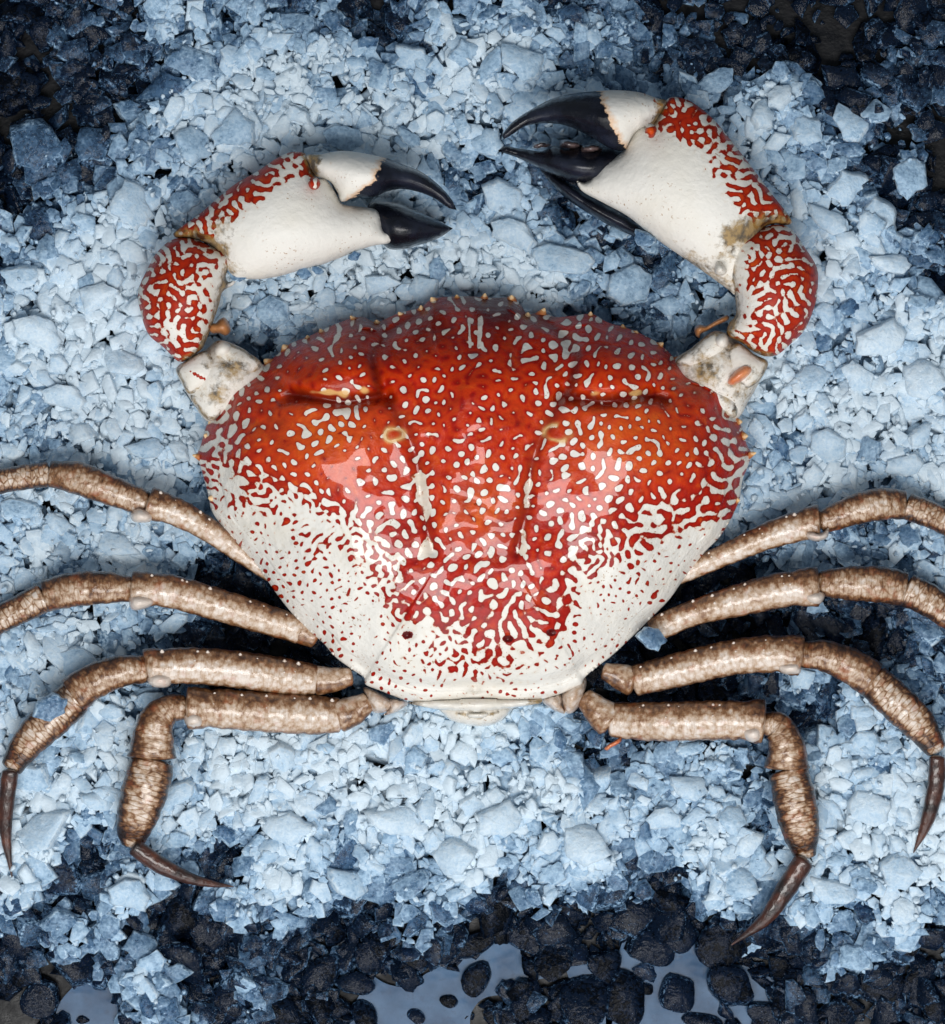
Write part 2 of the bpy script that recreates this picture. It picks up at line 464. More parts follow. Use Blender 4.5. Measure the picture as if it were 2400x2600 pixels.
def build_carapace():
    out = catmull(CARAPACE, 5.0)
    cx, cy = 1208., 1280.
    th = np.arctan2(out[:, 1]-cy, out[:, 0]-cx); r = np.hypot(out[:, 0]-cx, out[:, 1]-cy)
    NT_, NR = 1080, 250
    o = np.argsort(th); tt = np.linspace(-np.pi, np.pi, NT_, endpoint=False)
    R = np.interp(tt, th[o], r[o], period=2*np.pi)
    s = np.linspace(0, 1, NR)[1:]
    s = 1-(1-s)**1.12
    wv = s[:, None]*R[None]
    x = cx+wv*np.cos(tt); y = cy+wv*np.sin(tt)
    # rounded dome from the true distance to the rim
    step = 12
    gx, gy = np.meshgrid(np.arange(440, 1981, step), np.arange(700, 1841, step))
    ins = inside(gx, gy, out); d = seg_dist(gx, gy, out[::2])*ins
    def bil(F, px, py):
        a = np.clip((px-440)/step, 0, F.shape[1]-1.001); b = np.clip((py-700)/step, 0, F.shape[0]-1.001)
        i = a.astype(int); j = b.astype(int); fx = a-i; fy = b-j
        return (F[j,i]*(1-fx)+F[j,i+1]*fx)*(1-fy)+(F[j+1,i]*(1-fx)+F[j+1,i+1]*fx)*fy
    for _ in range(6):
        p = np.pad(d, 1, mode='edge'); d2 = (p[:-2,1:-1]+p[2:,1:-1]+p[1:-1,:-2]+p[1:-1,2:]+2*d)/6; d = np.where(ins, d2, 0)
    dr = np.minimum((1-s)[:, None]*R[None]*.95, bil(d, x, y)+0*x)
    dr = np.where((1-s)[:, None] < .06, (1-s)[:, None]*R[None]*.85, np.maximum(dr, 0))
    t = np.clip(dr/430., 0, 1)
    t3 = np.clip(dr/320., 0, 1)
    dome = np.sqrt(1-(1-t3)**2)*.35 + .65*(1-(1-t3)**2.1)
    dome = np.clip(dome, 0, 1)
    z = shell_height(x, y, dome)
    lump = sample(N22, x, y)*.00015 + sample(N60, x, y)*.00042
    lump = lump*(1-.75*np.clip(gauss(x, y, 830, 1200, 130, 110)+gauss(x, y, 1570, 1200, 130, 110), 0, 1))
    z += lump*sstep(0, .3, dome)
    zc = shell_height(np.array([cx]), np.array([cy]), np.array([1.0]))[0]
    # rim underside
    X = [np.array([[cx]*1]).ravel()]; rows_x = [x]; rows_y = [y]; rows_z = [z]
    zr = z[-1]
    for k, (sh, dz) in enumerate(((.997, -.0016), (.985, -.0036), (.95, -.0065), (.86, -.010), (.6, -.013))):
        rows_x.append((cx+sh*R*np.cos(tt))[None]); rows_y.append((cy+sh*R*np.sin(tt))[None]); rows_z.append((zr+dz)[None])
    x = np.concatenate(rows_x); y = np.concatenate(rows_y); z = np.concatenate(rows_z)
    nr = len(x)
    px = np.concatenate([[cx], x.ravel(), [cx]]); py = np.concatenate([[cy], y.ravel(), [cy]]); pz = np.concatenate([[zc], z.ravel(), [.006]])
    v = W(px, py, pz)
    i = np.arange(nr-1)[:, None]*NT_; j = np.arange(NT_)[None]; jn = (j+1) % NT_
    q = np.stack([1+i+j, 1+i+jn, 1+i+NT_+jn, 1+i+NT_+j], -1).reshape(-1, 4)[:, ::-1]
    c0 = np.stack([np.zeros(NT_, int), 1+np.arange(NT_), 1+(np.arange(NT_)+1) % NT_], -1)[:, ::-1]
    lst = 1+(nr-1)*NT_
    c1 = np.stack([np.full(NT_, len(px)-1), lst+np.arange(NT_), lst+(np.arange(NT_)+1) % NT_], -1)
    pat = sample(PAT_SHELL, px, py)
    yel = np.zeros_like(px)
    for sgn in (-1, 1):
        X = lambda a: 1205+sgn*(a-1205)
        # oval muscle scars, pale rings
        e = np.hypot((px-X(1408))/32, (py-1100)/24); e += .26*sample(N22, px, py)+.10*sample(N60, px, py)
        ring = np.exp(-((e-.82)/.22)**2)*sstep(-2.0, -.9, sample(N22, px+70, py)); yel = np.maximum(yel, ring*.8)
        pat = np.where(e < 1.2, np.where(e < .6, np.minimum(pat, -.4), pat), pat)
        pat = pat*(1-ring)+ring*.15
        # pale patch at the groove
        e = np.hypot((px-X(1585))/50, (py-997)/9)+.75*sample(N22, px, py)
        yel = np.maximum(yel, sstep(1.0, .5, e)*.85)
        # pale streaks beside the mid ridge
        e = seg_dist(px, py, [(X(1345), 1215), (X(1330), 1300), (X(1322), 1400)], False)+8*sample(N22, px, py)+4*sample(N60, px, py)
        w = sstep(9, 4, e); pat = np.where(w > 0, np.maximum(pat, w*.45-.3), pat)
        yel = np.maximum(yel, w*.12)
    for a in (-14, 14):
        e = seg_dist(px, py, [(1205+a, 810), (1205+a*.8, 880)], False)+1.5*sample(N22, px, py)
        w = sstep(7, 3, e); pat = np.where(w > 0, np.maximum(pat, w*.6-.3), pat)
    mar = (.75*sstep(960, 800, py)+.25*sstep(860, 790, py))*sstep(-1.6, .2, sample(N60, px, py))*(1-.75*gauss(px, py, 830, 930, 80, 40)-.75*gauss(px, py, 1560, 930, 80, 40))  # maroon pigment, deepened so the front slope looks shaded
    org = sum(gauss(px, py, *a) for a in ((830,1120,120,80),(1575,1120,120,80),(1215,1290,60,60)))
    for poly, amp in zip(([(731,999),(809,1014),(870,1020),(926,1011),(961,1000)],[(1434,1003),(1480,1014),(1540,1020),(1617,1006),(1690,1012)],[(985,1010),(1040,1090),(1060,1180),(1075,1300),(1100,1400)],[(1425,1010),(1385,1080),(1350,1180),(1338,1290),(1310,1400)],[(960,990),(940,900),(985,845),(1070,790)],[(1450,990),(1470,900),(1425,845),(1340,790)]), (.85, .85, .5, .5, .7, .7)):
        mar = np.maximum(mar, amp*np.exp(-(seg_dist(px, py, poly, False)/16)**2))  # groove shade put into the colour as well
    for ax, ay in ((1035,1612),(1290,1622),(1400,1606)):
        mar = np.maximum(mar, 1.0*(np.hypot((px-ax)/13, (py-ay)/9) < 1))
        pat = np.where(np.hypot((px-ax)/15, (py-ay)/10) < 1, -.3, pat)
    drr = np.concatenate([[430.], np.minimum(dr, 430).ravel(), np.zeros(len(px)-2-dr.size), [0.]])
    wet = (.1+.9*sstep(930, 1060, py))*(.25+.75*sstep(50, 180, drr))
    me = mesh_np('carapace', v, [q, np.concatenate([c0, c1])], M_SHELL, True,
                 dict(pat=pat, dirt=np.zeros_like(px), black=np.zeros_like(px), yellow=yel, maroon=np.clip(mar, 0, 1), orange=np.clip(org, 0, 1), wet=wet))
    return obj('carapace', me, crab)


def cone(name, p0, p1, r, mat, parent, n=8, attrs=None):
    p0 = np.asarray(p0); p1 = np.asarray(p1); ax = p1-p0; L = np.linalg.norm(ax); ax = ax/L
    u = np.cross(ax, (0.2, .3, 1)); u /= np.linalg.norm(u); w = np.cross(ax, u)
    a = np.linspace(0, 2*np.pi, n, endpoint=False)
    rings = []
    for f, rr in ((-.4, 1.15), (.0, 1.0), (.45, .6), (.85, .25)):
        rings.append(p0+ax*L*f+(np.cos(a)[:, None]*u+np.sin(a)[:, None]*w)*r*rr)
    v = np.concatenate(rings+[p1[None], (p0-ax*L*.4)[None]])
    k = np.arange(3)[:, None]*n; j = np.arange(n)[None]; jn = (j+1) % n
    q = np.stack([k+j, k+jn, k+n+jn, k+n+j], -1).reshape(-1, 4)
    j = np.arange(n); t = np.concatenate([np.stack([3*n+j, 3*n+(j+1) % n, np.full(n, 4*n)], -1), np.stack([(j+1) % n, j, np.full(n, 4*n+1)], -1)])
    at = {k2: (np.concatenate([np.repeat(val[:4], n), [val[4], val[0]]]) if isinstance(val, tuple) else np.full(len(v), val)) for k2, val in (attrs or {}).items()}
    return obj(name, mesh_np(name, v, [q, t], mat, True, at), parent)


carapace = build_carapace()
for tx, ty, bx_, by_ in SPINES:
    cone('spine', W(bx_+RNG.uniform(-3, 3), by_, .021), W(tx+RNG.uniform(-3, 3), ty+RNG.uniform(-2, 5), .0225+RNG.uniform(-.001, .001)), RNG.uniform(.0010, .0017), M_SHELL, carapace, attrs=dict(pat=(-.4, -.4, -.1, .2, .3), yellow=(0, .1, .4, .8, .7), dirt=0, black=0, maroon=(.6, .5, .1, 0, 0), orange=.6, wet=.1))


# pale granules along the rear side margins, too small to pick apart
_V, _F = [], []
_o = catmull(CARAPACE, 13.0)
for _i in range(len(_o)):
    gx_, gy_ = _o[_i] + (np.array([1208., 1280.])-_o[_i])*RNG.uniform(.006, .022)
    if gy_ < 1240 or gy_ > 1725: continue
    c_ = W(gx_, gy_, .0208); r_ = RNG.uniform(.00035, .0007)
    for (a_, b_, d_) in ((1,0,0),(-1,0,0),(0,1,0),(0,-1,0),(0,0,1.2),(0,0,-1)): _V.append(c_+np.array([a_, b_, d_])*r_)
    k_ = len(_V)-6
    _F += [(k_+a, k_+b, k_+c) for a, b, c in ((0,2,4),(2,1,4),(1,3,4),(3,0,4),(2,0,5),(1,2,5),(3,1,5),(0,3,5))]
_g = obj('margin_granules', mesh_np('margin_granules', np.array(_V), np.array(_F), M_SHELL, True, dict(pat=np.full(len(_V), .4))), carapace); _g['kind'] = 'stuff'

# ------------------------------------------------------------------ puffed shapes for claws and plates
def cg_poisson(edges, n, bnd):
    a, b = edges[:, 0], edges[:, 1]
    deg = np.bincount(a, minlength=n)+np.bincount(b, minlength=n)
    free = ~bnd
    def A(x):
        x = x*free
        y = deg*x-np.bincount(a, x[b], n)-np.bincount(b, x[a], n)
        return y*free
    rhs = free.astype(float); x = np.zeros(n); r = rhs-A(x); p = r.copy(); rs = r@r
    for _ in range(250):
        Ap = A(p); al = rs/(p@Ap+1e-20); x += al*p; r -= al*Ap; rn = r@r
        if rn < 1e-6: break
        p = r+rn/rs*p; rs = rn
    return np.maximum(x, 0)


FOOTPRINTS = [catmull(CARAPACE, 12.0)]


def puff(name, ctrl, z0, T, parent, mat, spacing=6.0, attrs=None, tilt=None, power=.5, Tb=None, sharp=(), extra=None, **props):
    """closed, inflated shape over a traced outline: z0 mid height, T half thickness (top)"""
    out = catmull(ctrl, spacing, True, sharp)
    nb = len(out)
    FOOTPRINTS.append(out[:, :2])
    lo = out.min(0); hi = out.max(0)
    gx, gy = np.meshgrid(np.arange(lo[0], hi[0], spacing), np.arange(lo[1], hi[1], spacing*.87))
    gx = gx+((np.arange(gx.shape[0]) % 2)*spacing*.5)[:, None]
    gx = gx.ravel(); gy = gy.ravel()
    k = inside(gx, gy, out); gx, gy = gx[k], gy[k]
    k = seg_dist(gx, gy, out) > spacing*.6; gx, gy = gx[k], gy[k]
    P = np.concatenate([out[:, :2], np.stack([gx, gy], -1)])
    vs, _, fs, ov, _, _ = geometry.delaunay_2d_cdt([Vector(p) for p in P], [(i, (i+1) % nb) for i in range(nb)], [], 1, 1e-4)
    V = np.array([tuple(v) for v in vs]); F = np.array([list(f) for f in fs], int)
    bd = np.zeros(len(V), bool)
    for i, o in enumerate(ov):
        if any(j < nb for j in o): bd[i] = True
    E = np.sort(np.concatenate([F[:, [0, 1]], F[:, [1, 2]], F[:, [2, 0]]]), 1)
    E = np.unique(E, axis=0)
    phi = cg_poisson(E, len(V), bd); phi = phi/phi.max()
    h = phi**power
    x, y = V[:, 0], V[:, 1]
    zmid = z0+(tilt(x, y) if tilt else 0)+0*x
    top = zmid+h*T
    if extra is not None: top = top+extra(x, y)*np.minimum(1, h*2.5)
    bot = zmid-h*(Tb if Tb is not None else T)
    n = len(V); inn = np.where(~bd)[0]; mp = np.arange(n); mp[inn] = n+np.arange(len(inn))
    px = np.concatenate([x, x[inn]]); py = np.concatenate([y, y[inn]]); pz = np.concatenate([top, bot[inn]])
    a = np.cross(V[F[:, 1]]-V[F[:, 0]], V[F[:, 2]]-V[F[:, 0]])
    F = np.where((a < 0)[:, None], F, F[:, ::-1])      # px space is y-down
    F2 = mp[F][:, ::-1]
    at = {kk: (fn(px, py) if callable(fn) else np.full(len(px), fn)) for kk, fn in (attrs or {}).items()}
    me = mesh_np(name, W(px, py, pz), np.concatenate([F, F2]), mat, True, at)
    return obj(name, me, parent, **props)


def shell_attrs(pat=.3, dirt=0.0, black=0.0, yellow=0.0, maroon=0.0, wet=1.0):
    return dict(pat=pat, dirt=dirt, black=black, yellow=yellow, maroon=maroon, orange=.25, wet=wet)


def blob_dirt(spots, lines=()):
    def f(x, y):
        d = np.zeros_like(x)
        for cx, cy, r, a in spots:
            d = np.maximum(d, a*np.exp(-((x-cx)**2+(y-cy)**2)/(r*r)))
        for poly, w, a in lines:
            d = np.maximum(d, a*np.exp(-(seg_dist(x, y, poly, False)/w)**2))
        return d
    return f


def band_pat(edge, width, bias=.0, slope=1.0):
    """red labyrinth near an edge line, white farther in"""
    def f(x, y):
        d = seg_dist(x, y, edge, False)
        return sample(U_CLAW, x, y)-(.12+bias)+sstep(width*.45, width*1.15, d)*1.9*slope+.12*sample(N22, x, y)
    return f


def labyrinth(bias=.0, dx=0, dy=0):
    def f(x, y):
        return sample(U_CLAW, x+dx, y+dy)-.12-bias+.12*sample(N22, x, y)
    return f


# --- right claw -------------------------------------------------------------
R_PALM = [(1694,252),(1714,246),(1755,258),(1812,303),(1863,365),(1915,432),(1961,494),(2002,545),(2011,566),(1990,572),(1971,568),(1940,580),(1925,640),(1900,700),(1868,748),(1853,738),
 (1817,712),(1755,668),(1688,622),(1647,591),(1591,547),(1534,516),(1478,485),(1465,460),(1484,464),(1503,452),(1514,437),(1534,416),(1560,401),(1586,380),(1596,360),(1611,334),(1632,319),(1652,324),(1666,298),(1684,268)]
R_EDGE = [(1694,252),(1755,262),(1812,303),(1863,365),(1915,432),(1961,494),(2002,545)]
palm_r = puff('claw', R_PALM, .026, .0125, crab, M_CLAW, 6.0,
              shell_attrs(band_pat(R_EDGE, 128), blob_dirt([(1850,640,45,.55),(1700,650,60,.3)], [([(1990,572),(1930,575),(1860,600)], 38, .95),([(1750,655),(1850,725)], 30, .6),([(1690,262),(1660,315)], 9, .8)])),
              power=.52, label='larger claw with its black fingers pointing left')
puff('upper_finger', [(1692,256),(1668,249),(1627,235),(1570,229),(1519,231),(1457,237),(1406,249),(1354,275),(1303,309),(1275,342),(1280,353),(1303,340),(1339,319),(1395,313),(1447,322),(1498,347),(1550,377),(1586,382),(1598,362),(1612,338),(1637,322),(1658,318),(1684,280)],
     .0275, .0098, palm_r, M_CLAW, 5.0,
     shell_attrs(lambda x, y: sample(U_CLAW, x, y)+.35+.9*sstep(1690, 1600, x)*sstep(230, 260, y)+.5*sstep(1650, 1560, x), blob_dirt([(1680,262,20,.9)], [([(1690,262),(1660,315)], 12, .9)]),
                 lambda x, y: sstep(-60, 60, ((np.interp(y, [231, 262, 288, 334, 380], [1519, 1529, 1540, 1558, 1590])-x))), wet=lambda x, y: 1+6*sstep(1530, 1480, x)), power=.6, sharp=(9,))
puff('lower_finger', [(1600,372),(1580,384),(1545,372),(1505,378),(1470,366),(1440,378),(1405,370),(1376,384),(1340,380),(1310,376),(1283,371),(1264,383),(1318,402),(1370,428),(1437,459),(1480,470),(1520,470),(1570,440),(1600,410)],
     .0215, .0085, palm_r, M_CLAW, 5.0, shell_attrs(.3, 0.0, 1.0, wet=7.0), power=.6, sharp=(11,))
for tx, ty, r in ((1372,368,14),(1446,366,17),(1498,377,17)):
    a = np.linspace(0, 2*np.pi, 10, endpoint=False)
    puff('tooth', np.stack([tx+r*(1.7+.2*np.cos(3*a))*np.cos(a), ty+r*(.8+.15*np.sin(2*a+tx))*np.sin(a)], -1), .0238, .0055, palm_r, mat_plain('worn_tooth', lin(22, 21, 27), lin(104, 86, 84), 420, .18, .8) if 'worn_tooth' not in bpy.data.materials else bpy.data.materials['worn_tooth'], 4.0)
R_CARPUS = [(1904,590),(1940,578),(1971,570),(2007,580),(2043,627),(2074,679),(2077,725),(2069,776),(2043,838),(2007,874),(1975,900),(1945,905),(1915,893),(1879,868),(1846,850),(1852,820),(1868,800),(1866,745),(1856,716),(1850,690),(1838,690),(1854,655),(1848,612)]
puff('wrist_segment', R_CARPUS, .0265, .0130, palm_r, M_CLAW, 6.0,
     shell_attrs(lambda x, y: labyrinth(.05)(x, y)+.7*sstep(75, 20, seg_dist(x, y, [(1846,600),(1850,690),(1862,800)], False)), blob_dirt([], [([(1844,600),(1852,700),(1864,800),(1846,850)], 20, .85),([(1846,850),(1915,895),(1960,905)], 12, .8)])), power=.52)
puff('arm_segment', [(1843,845),(1807,843),(1755,884),(1709,920),(1720,985),(1800,1040),(1868,1064),(1904,1013),(1930,967),(1951,920),(1915,900),(1879,870)],
     .0215, .0095, palm_r, M_CLAW, 6.0, shell_attrs(.3, blob_dirt([(1790,940,60,.75),(1850,890,45,.65),(1880,980,60,.55),(1760,900,50,.6)])), power=.55)
for pl, dz in (([(1843,850),(1807,846),(1758,884),(1716,920),(1750,934),(1800,926),(1842,896)], .0262), ([(1852,884),(1879,872),(1912,897),(1949,921),(1928,966),(1895,985),(1860,960),(1846,920)], .0272), ([(1735,965),(1790,950),(1840,975),(1868,1010),(1866,1060),(1800,1036)], .0255)):
    puff('arm_plate', pl, dz, .0042, palm_r, M_CLAW, 5.0, shell_attrs(.4, blob_dirt([(1780,905,35,.62),(1800,960,50,.8),(1900,940,28,.6),(1850,1010,34,.62)], [(pl+pl[:1], 9, .7)])))
M_ORANGE = mat_plain('orange_membrane', lin(206, 104, 58), lin(226, 146, 96), 200, .35, .5)
M_TAN = mat_plain('tan_membrane', lin(196, 134, 84), lin(158, 104, 60), 260, .4, .4)
puff('joint_membrane', [(1846,972),(1858,950),(1885,928),(1906,930),(1910,945),(1888,965),(1862,978)], .030, .004, palm_r, M_ORANGE, 4.0)
puff('joint_membrane', [(1766,850),(1764,832),(1776,824),(1795,826),(1830,806),(1848,800),(1850,812),(1820,826),(1796,840),(1780,848),(1776,858)], .022, .0035, palm_r, M_TAN, 4.0)
puff('joint_cap', [(1640,322),(1648,312),(1662,318),(1668,330),(1660,348),(1648,350),(1638,338)], .0362, .0028, palm_r, M_CLAW, 4.0, shell_attrs(labyrinth(.15), .25))
puff('joint_cap', [(1815,860),(1838,846),(1850,862),(1846,880),(1822,884)], .0285, .004, palm_r, M_CLAW, 4.0, shell_attrs(.4, .05))
puff('joint_cap', [(1814,690),(1822,664),(1838,672),(1846,690),(1832,700)], .033, .004, palm_r, M_CLAW, 4.0, shell_attrs(.4, .25))

puff('finger_ridge', [(1372,430),(1437,458),(1478,487),(1534,518),(1591,549),(1650,594),(1636,606),(1570,584),(1500,545),(1430,497)], .0175, .006, palm_r, M_CLAW, 5.0, shell_attrs(.3, 0.0, 1.0, wet=7.0), power=.6)
# --- left claw --------------------------------------------------------------
L_PALM = [(763,386),(732,388),(696,406),(650,437),(598,467),(547,508),(506,544),(454,580),(440,594),(449,604),(490,606),(531,622),(560,650),(575,690),(600,712),(614,708),(660,709),(711,701),(763,686),(814,673),(855,658),(907,637),(948,624),(989,616),(994,593),(974,586),(968,555),(953,532),(907,524),(871,519),(858,500),(845,478),(824,452),(804,452),(788,421),(777,392)]
L_EDGE = [(770,388),(732,390),(696,406),(650,437),(598,467),(547,508),(506,544),(454,580)]
palm_l = puff('claw', L_PALM, .0255, .0122, crab, M_CLAW, 6.0,
              shell_attrs(band_pat(L_EDGE, 104), blob_dirt([(560,575,50,.55),(590,690,40,.5)], [([(449,604),(500,606),(560,640)], 32, .9),([(770,390),(795,445)], 8, .8)])),
              power=.52, label='smaller claw with its black fingers pointing right')
puff('upper_finger', [(779,394),(814,392),(866,383),(917,388),(979,401),(1020,416),(1071,437),(1117,472),(1148,508),(1160,533),(1141,529),(1102,503),(1061,487),(1020,480),(984,486),(950,500),(917,500),(868,512),(858,490),(840,462),(819,452),(800,447),(786,420)],
     .0265, .0092, palm_l, M_CLAW, 5.0,
     shell_attrs(lambda x, y: sample(U_CLAW, x, y)+.6+.5*sstep(840, 880, x)+.5*sstep(385, 425, y), blob_dirt([(800,405,22,.9)], [([(790,400),(800,440)], 14, .9)]),
                 lambda x, y: sstep(-60, 60, (x-np.interp(y, [395, 426, 457, 485, 511], [981, 966, 951, 918, 884]))), wet=lambda x, y: 1+6*sstep(960, 1010, x)), power=.6, sharp=(9,))
puff('lower_finger', [(935,520),(968,512),(1010,516),(1051,532),(1102,555),(1150,580),(1117,603),(1071,620),(1020,633),(985,630),(955,600),(940,560)],
     .0205, .0080, palm_l, M_CLAW, 5.0, shell_attrs(.3, 0.0, 1.0, wet=7.0), power=.6, sharp=(5,))
L_CARPUS = [(439,608),(490,606),(526,621),(578,644),(586,664),(574,700),(580,716),(600,710),(592,724),(566,740),(557,771),(540,822),(524,863),(514,884),(480,912),(454,918),(418,884),(377,848),(357,791),(351,740),(372,688),(398,642)]
puff('wrist_segment', L_CARPUS, .026, .0128, palm_l, M_CLAW, 6.0,
     shell_attrs(lambda x, y: labyrinth(.05)(x, y)+.7*sstep(50, 12, seg_dist(x, y, [(586,650),(565,740),(535,850)], False)), blob_dirt([], [([(588,650),(570,720),(545,820),(515,884)], 16, .85),([(515,884),(470,915)], 12, .8)])), power=.52)
puff('arm_segment', [(521,889),(470,917),(447,938),(465,981),(490,1023),(526,1069),(570,1062),(640,1010),(690,950),(660,920),(619,886),(567,864),(545,868)],
     .0215, .0095, palm_l, M_CLAW, 6.0, shell_attrs(.3, blob_dirt([(530,930,30,.5),(590,930,50,.8),(550,1000,40,.75)])), power=.55)
for pl, dz in (([(449,938),(470,918),(519,891),(546,914),(552,956),(524,982),(480,1000),(464,972)], .0268), ([(547,872),(567,866),(619,888),(664,922),(640,954),(592,964),(558,938)], .0258), ([(484,1006),(530,986),(560,970),(585,1010),(560,1056),(528,1066)], .0245)):
    puff('arm_plate', pl, dz, .0042, palm_l, M_CLAW, 5.0, shell_attrs(lambda x, y: np.where(np.abs(y-(952+.55*(x-500)))+.25*np.abs(x-505) < 6, -.4, .4), blob_dirt([(530,925,20,.6),(600,935,42,.8),(545,1010,30,.7)], [(pl+pl[:1], 9, .7)])))
puff('joint_membrane', [(528,832),(534,820),(548,820),(556,812),(570,806),(582,820),(586,840),(574,852),(556,846),(538,846)], .0245, .004, palm_l, M_TAN, 4.0)
puff('joint_cap', [(545,882),(562,866),(585,876),(582,898),(560,906),(546,900)], .0275, .004, palm_l, M_CLAW, 4.0, shell_attrs(.45, 0))
puff('joint_cap', [(782,462),(790,452),(806,452),(814,466),(806,480),(790,480)], .0345, .003, palm_l, M_CLAW, 4.0, shell_attrs(labyrinth(.1), .2))

# --- tail plates ------------------------------------------------------------
puff('tail_plate', [(1038,1784),(1090,1778),(1210,1772),(1330,1776),(1376,1774),(1372,1786),(1284,1800),(1214,1810),(1126,1803),(1080,1796)], .021, .005, crab, M_SHELL, 5.0,
     shell_attrs(.35, blob_dirt([(1045,1786,35,.8),(1370,1780,40,.9)])))
puff('abdomen', [(1110,1792),(1126,1812),(1147,1830),(1196,1843),(1242,1843),(1277,1828),(1300,1802),(1310,1790),(1210,1785)], .016, .006, crab, M_SHELL, 5.0,
     shell_attrs(.35, blob_dirt([], [([(1160,1810),(1215,1822),(1265,1808)], 6, .75)])))
puff('abdomen_lip', [(1180,1812),(1212,1810),(1240,1811),(1232,1821),(1212,1824),(1192,1821)], .0215, .0022, crab, M_SHELL, 3.0, shell_attrs(.4, 0))

# ------------------------------------------------------------------ legs
LEG_SEED = [0.0]


def tube(name, pts, parent, flip=1, kind='merus', round0=.5, round1=.5, flat=.46, zoff=0.0):
    """pts: (px, py, width, z)"""
    C = catmull(pts, 5.0, False)
    p = C[:, :2]; w = np.maximum(C[:, 2], 1.0); z = C[:, 3]
    if kind == 'merus':
        tt = np.linspace(0, 1, len(w)); w = w*(1-.06*np.exp(-((tt-.86)/.03)**2)+.05*sstep(.9, .96, tt))
    d = np.gradient(p, axis=0); L = np.hypot(d[:, 0], d[:, 1]); d = d/L[:, None]
    nrm = np.stack([d[:, 1], -d[:, 0]], -1)*flip
    s = np.concatenate([[0], np.cumsum(np.hypot(*np.diff(p, axis=0).T))]); T = s[-1]
    FOOTPRINTS.append(np.concatenate([p+nrm*w[:, None]*.5, (p-nrm*w[:, None]*.5)[::-1]])[::2])
    # rounded ends: extra rings
    def cap(i, sign, amt):
        ks = np.linspace(0, 1, 5)[1:]
        return [(p[i]+sign*d[i]*w[i]*.5*amt*math.sin(k*math.pi/2), w[i]*math.cos(k*math.pi/2)*.999+.4, z[i], nrm[i], s[i]+sign*w[i]*.5*amt*k) for k in ks]
    body = [(p[i], w[i], z[i], nrm[i], s[i]) for i in range(len(p))]
    rows = cap(0, -1, round0)[::-1]+body+cap(-1, 1, round1)
    n = 22
    a = np.linspace(0, 2*np.pi, n, endpoint=False)
    LEG_SEED[0] += 3.7
    rs = np.random.default_rng(int(LEG_SEED[0]*10))
    ph = rs.uniform(0, 6, 6)
    X, Y, Z, AL, SD, TT = [], [], [], [], [], []
    for (q, ww, zz, nn, ss) in rows:
        wob = 1+.018*np.sin(ss*.11+ph[0]+2*a)+.014*np.sin(ss*.23+ph[1]-3*a)
        lat = np.cos(a)*ww*.5*wob
        X.append(q[0]+nn[0]*lat); Y.append(q[1]+nn[1]*lat)
        Z.append(zz+zoff+np.sign(np.sin(a))*np.abs(np.sin(a))**.85*ww*flat*PX*wob)
        AL.append(np.full(n, ss/100)); SD.append(np.cos(a)); TT.append(np.full(n, np.clip(ss/T, 0, 1)))
    X, Y, Z, AL, SD, TT = (np.array(q) for q in (X, Y, Z, AL, SD, TT))
    m = len(rows)
    i = np.arange(m-1)[:, None]*n; j = np.arange(n)[None]; jn = (j+1) % n
    q = np.stack([i+j, i+jn, i+n+jn, i+n+j], -1).reshape(-1, 4)
    if flip < 0: q = q[:, ::-1]
    if kind == 'merus':
        br = .17+.48*sstep(-.1, .9, SD)+.40*sstep(.75, 1.0, -SD)+.12*sstep(.85, 1, TT); net = .25
    elif kind == 'carpus':
        br = .30+.42*sstep(.1, .9, SD)+.42*sstep(.6, 1, -SD)+.12*sstep(.75, 1, TT); net = .45
    elif kind == 'propodus':
        br = .22+.55*sstep(.4, .95, np.abs(SD))+.42*sstep(.74, .92, TT)-.5*sstep(.93, .99, TT)*(np.abs(SD) < .75); net = 1.0
    elif kind == 'hip':
        br = .42+.2*SD; net = .1
    elif kind == 'white':
        br = .08+.3*sstep(.6, 1, np.abs(SD)); net = 0
    else:
        br = .9; net = .2
    tip = 1.0 if kind == 'dactyl' else 0.0
    full = lambda c: np.broadcast_to(c, X.shape).ravel()
    me = mesh_np(name, W(X.ravel(), Y.ravel(), Z.ravel()), [q, np.array([list(range(n))]) if flip > 0 else np.array([list(range(n))[::-1]]), np.array([list(range((m-1)*n, m*n))[::-1]]) if flip > 0 else np.array([list(range((m-1)*n, m*n))])],
                 M_LEG, True, dict(brown=full(br), along=AL.ravel(), side=SD.ravel(), net=full(net), tip=full(tip), seed=full(LEG_SEED[0])))
    return obj(name, me, parent)


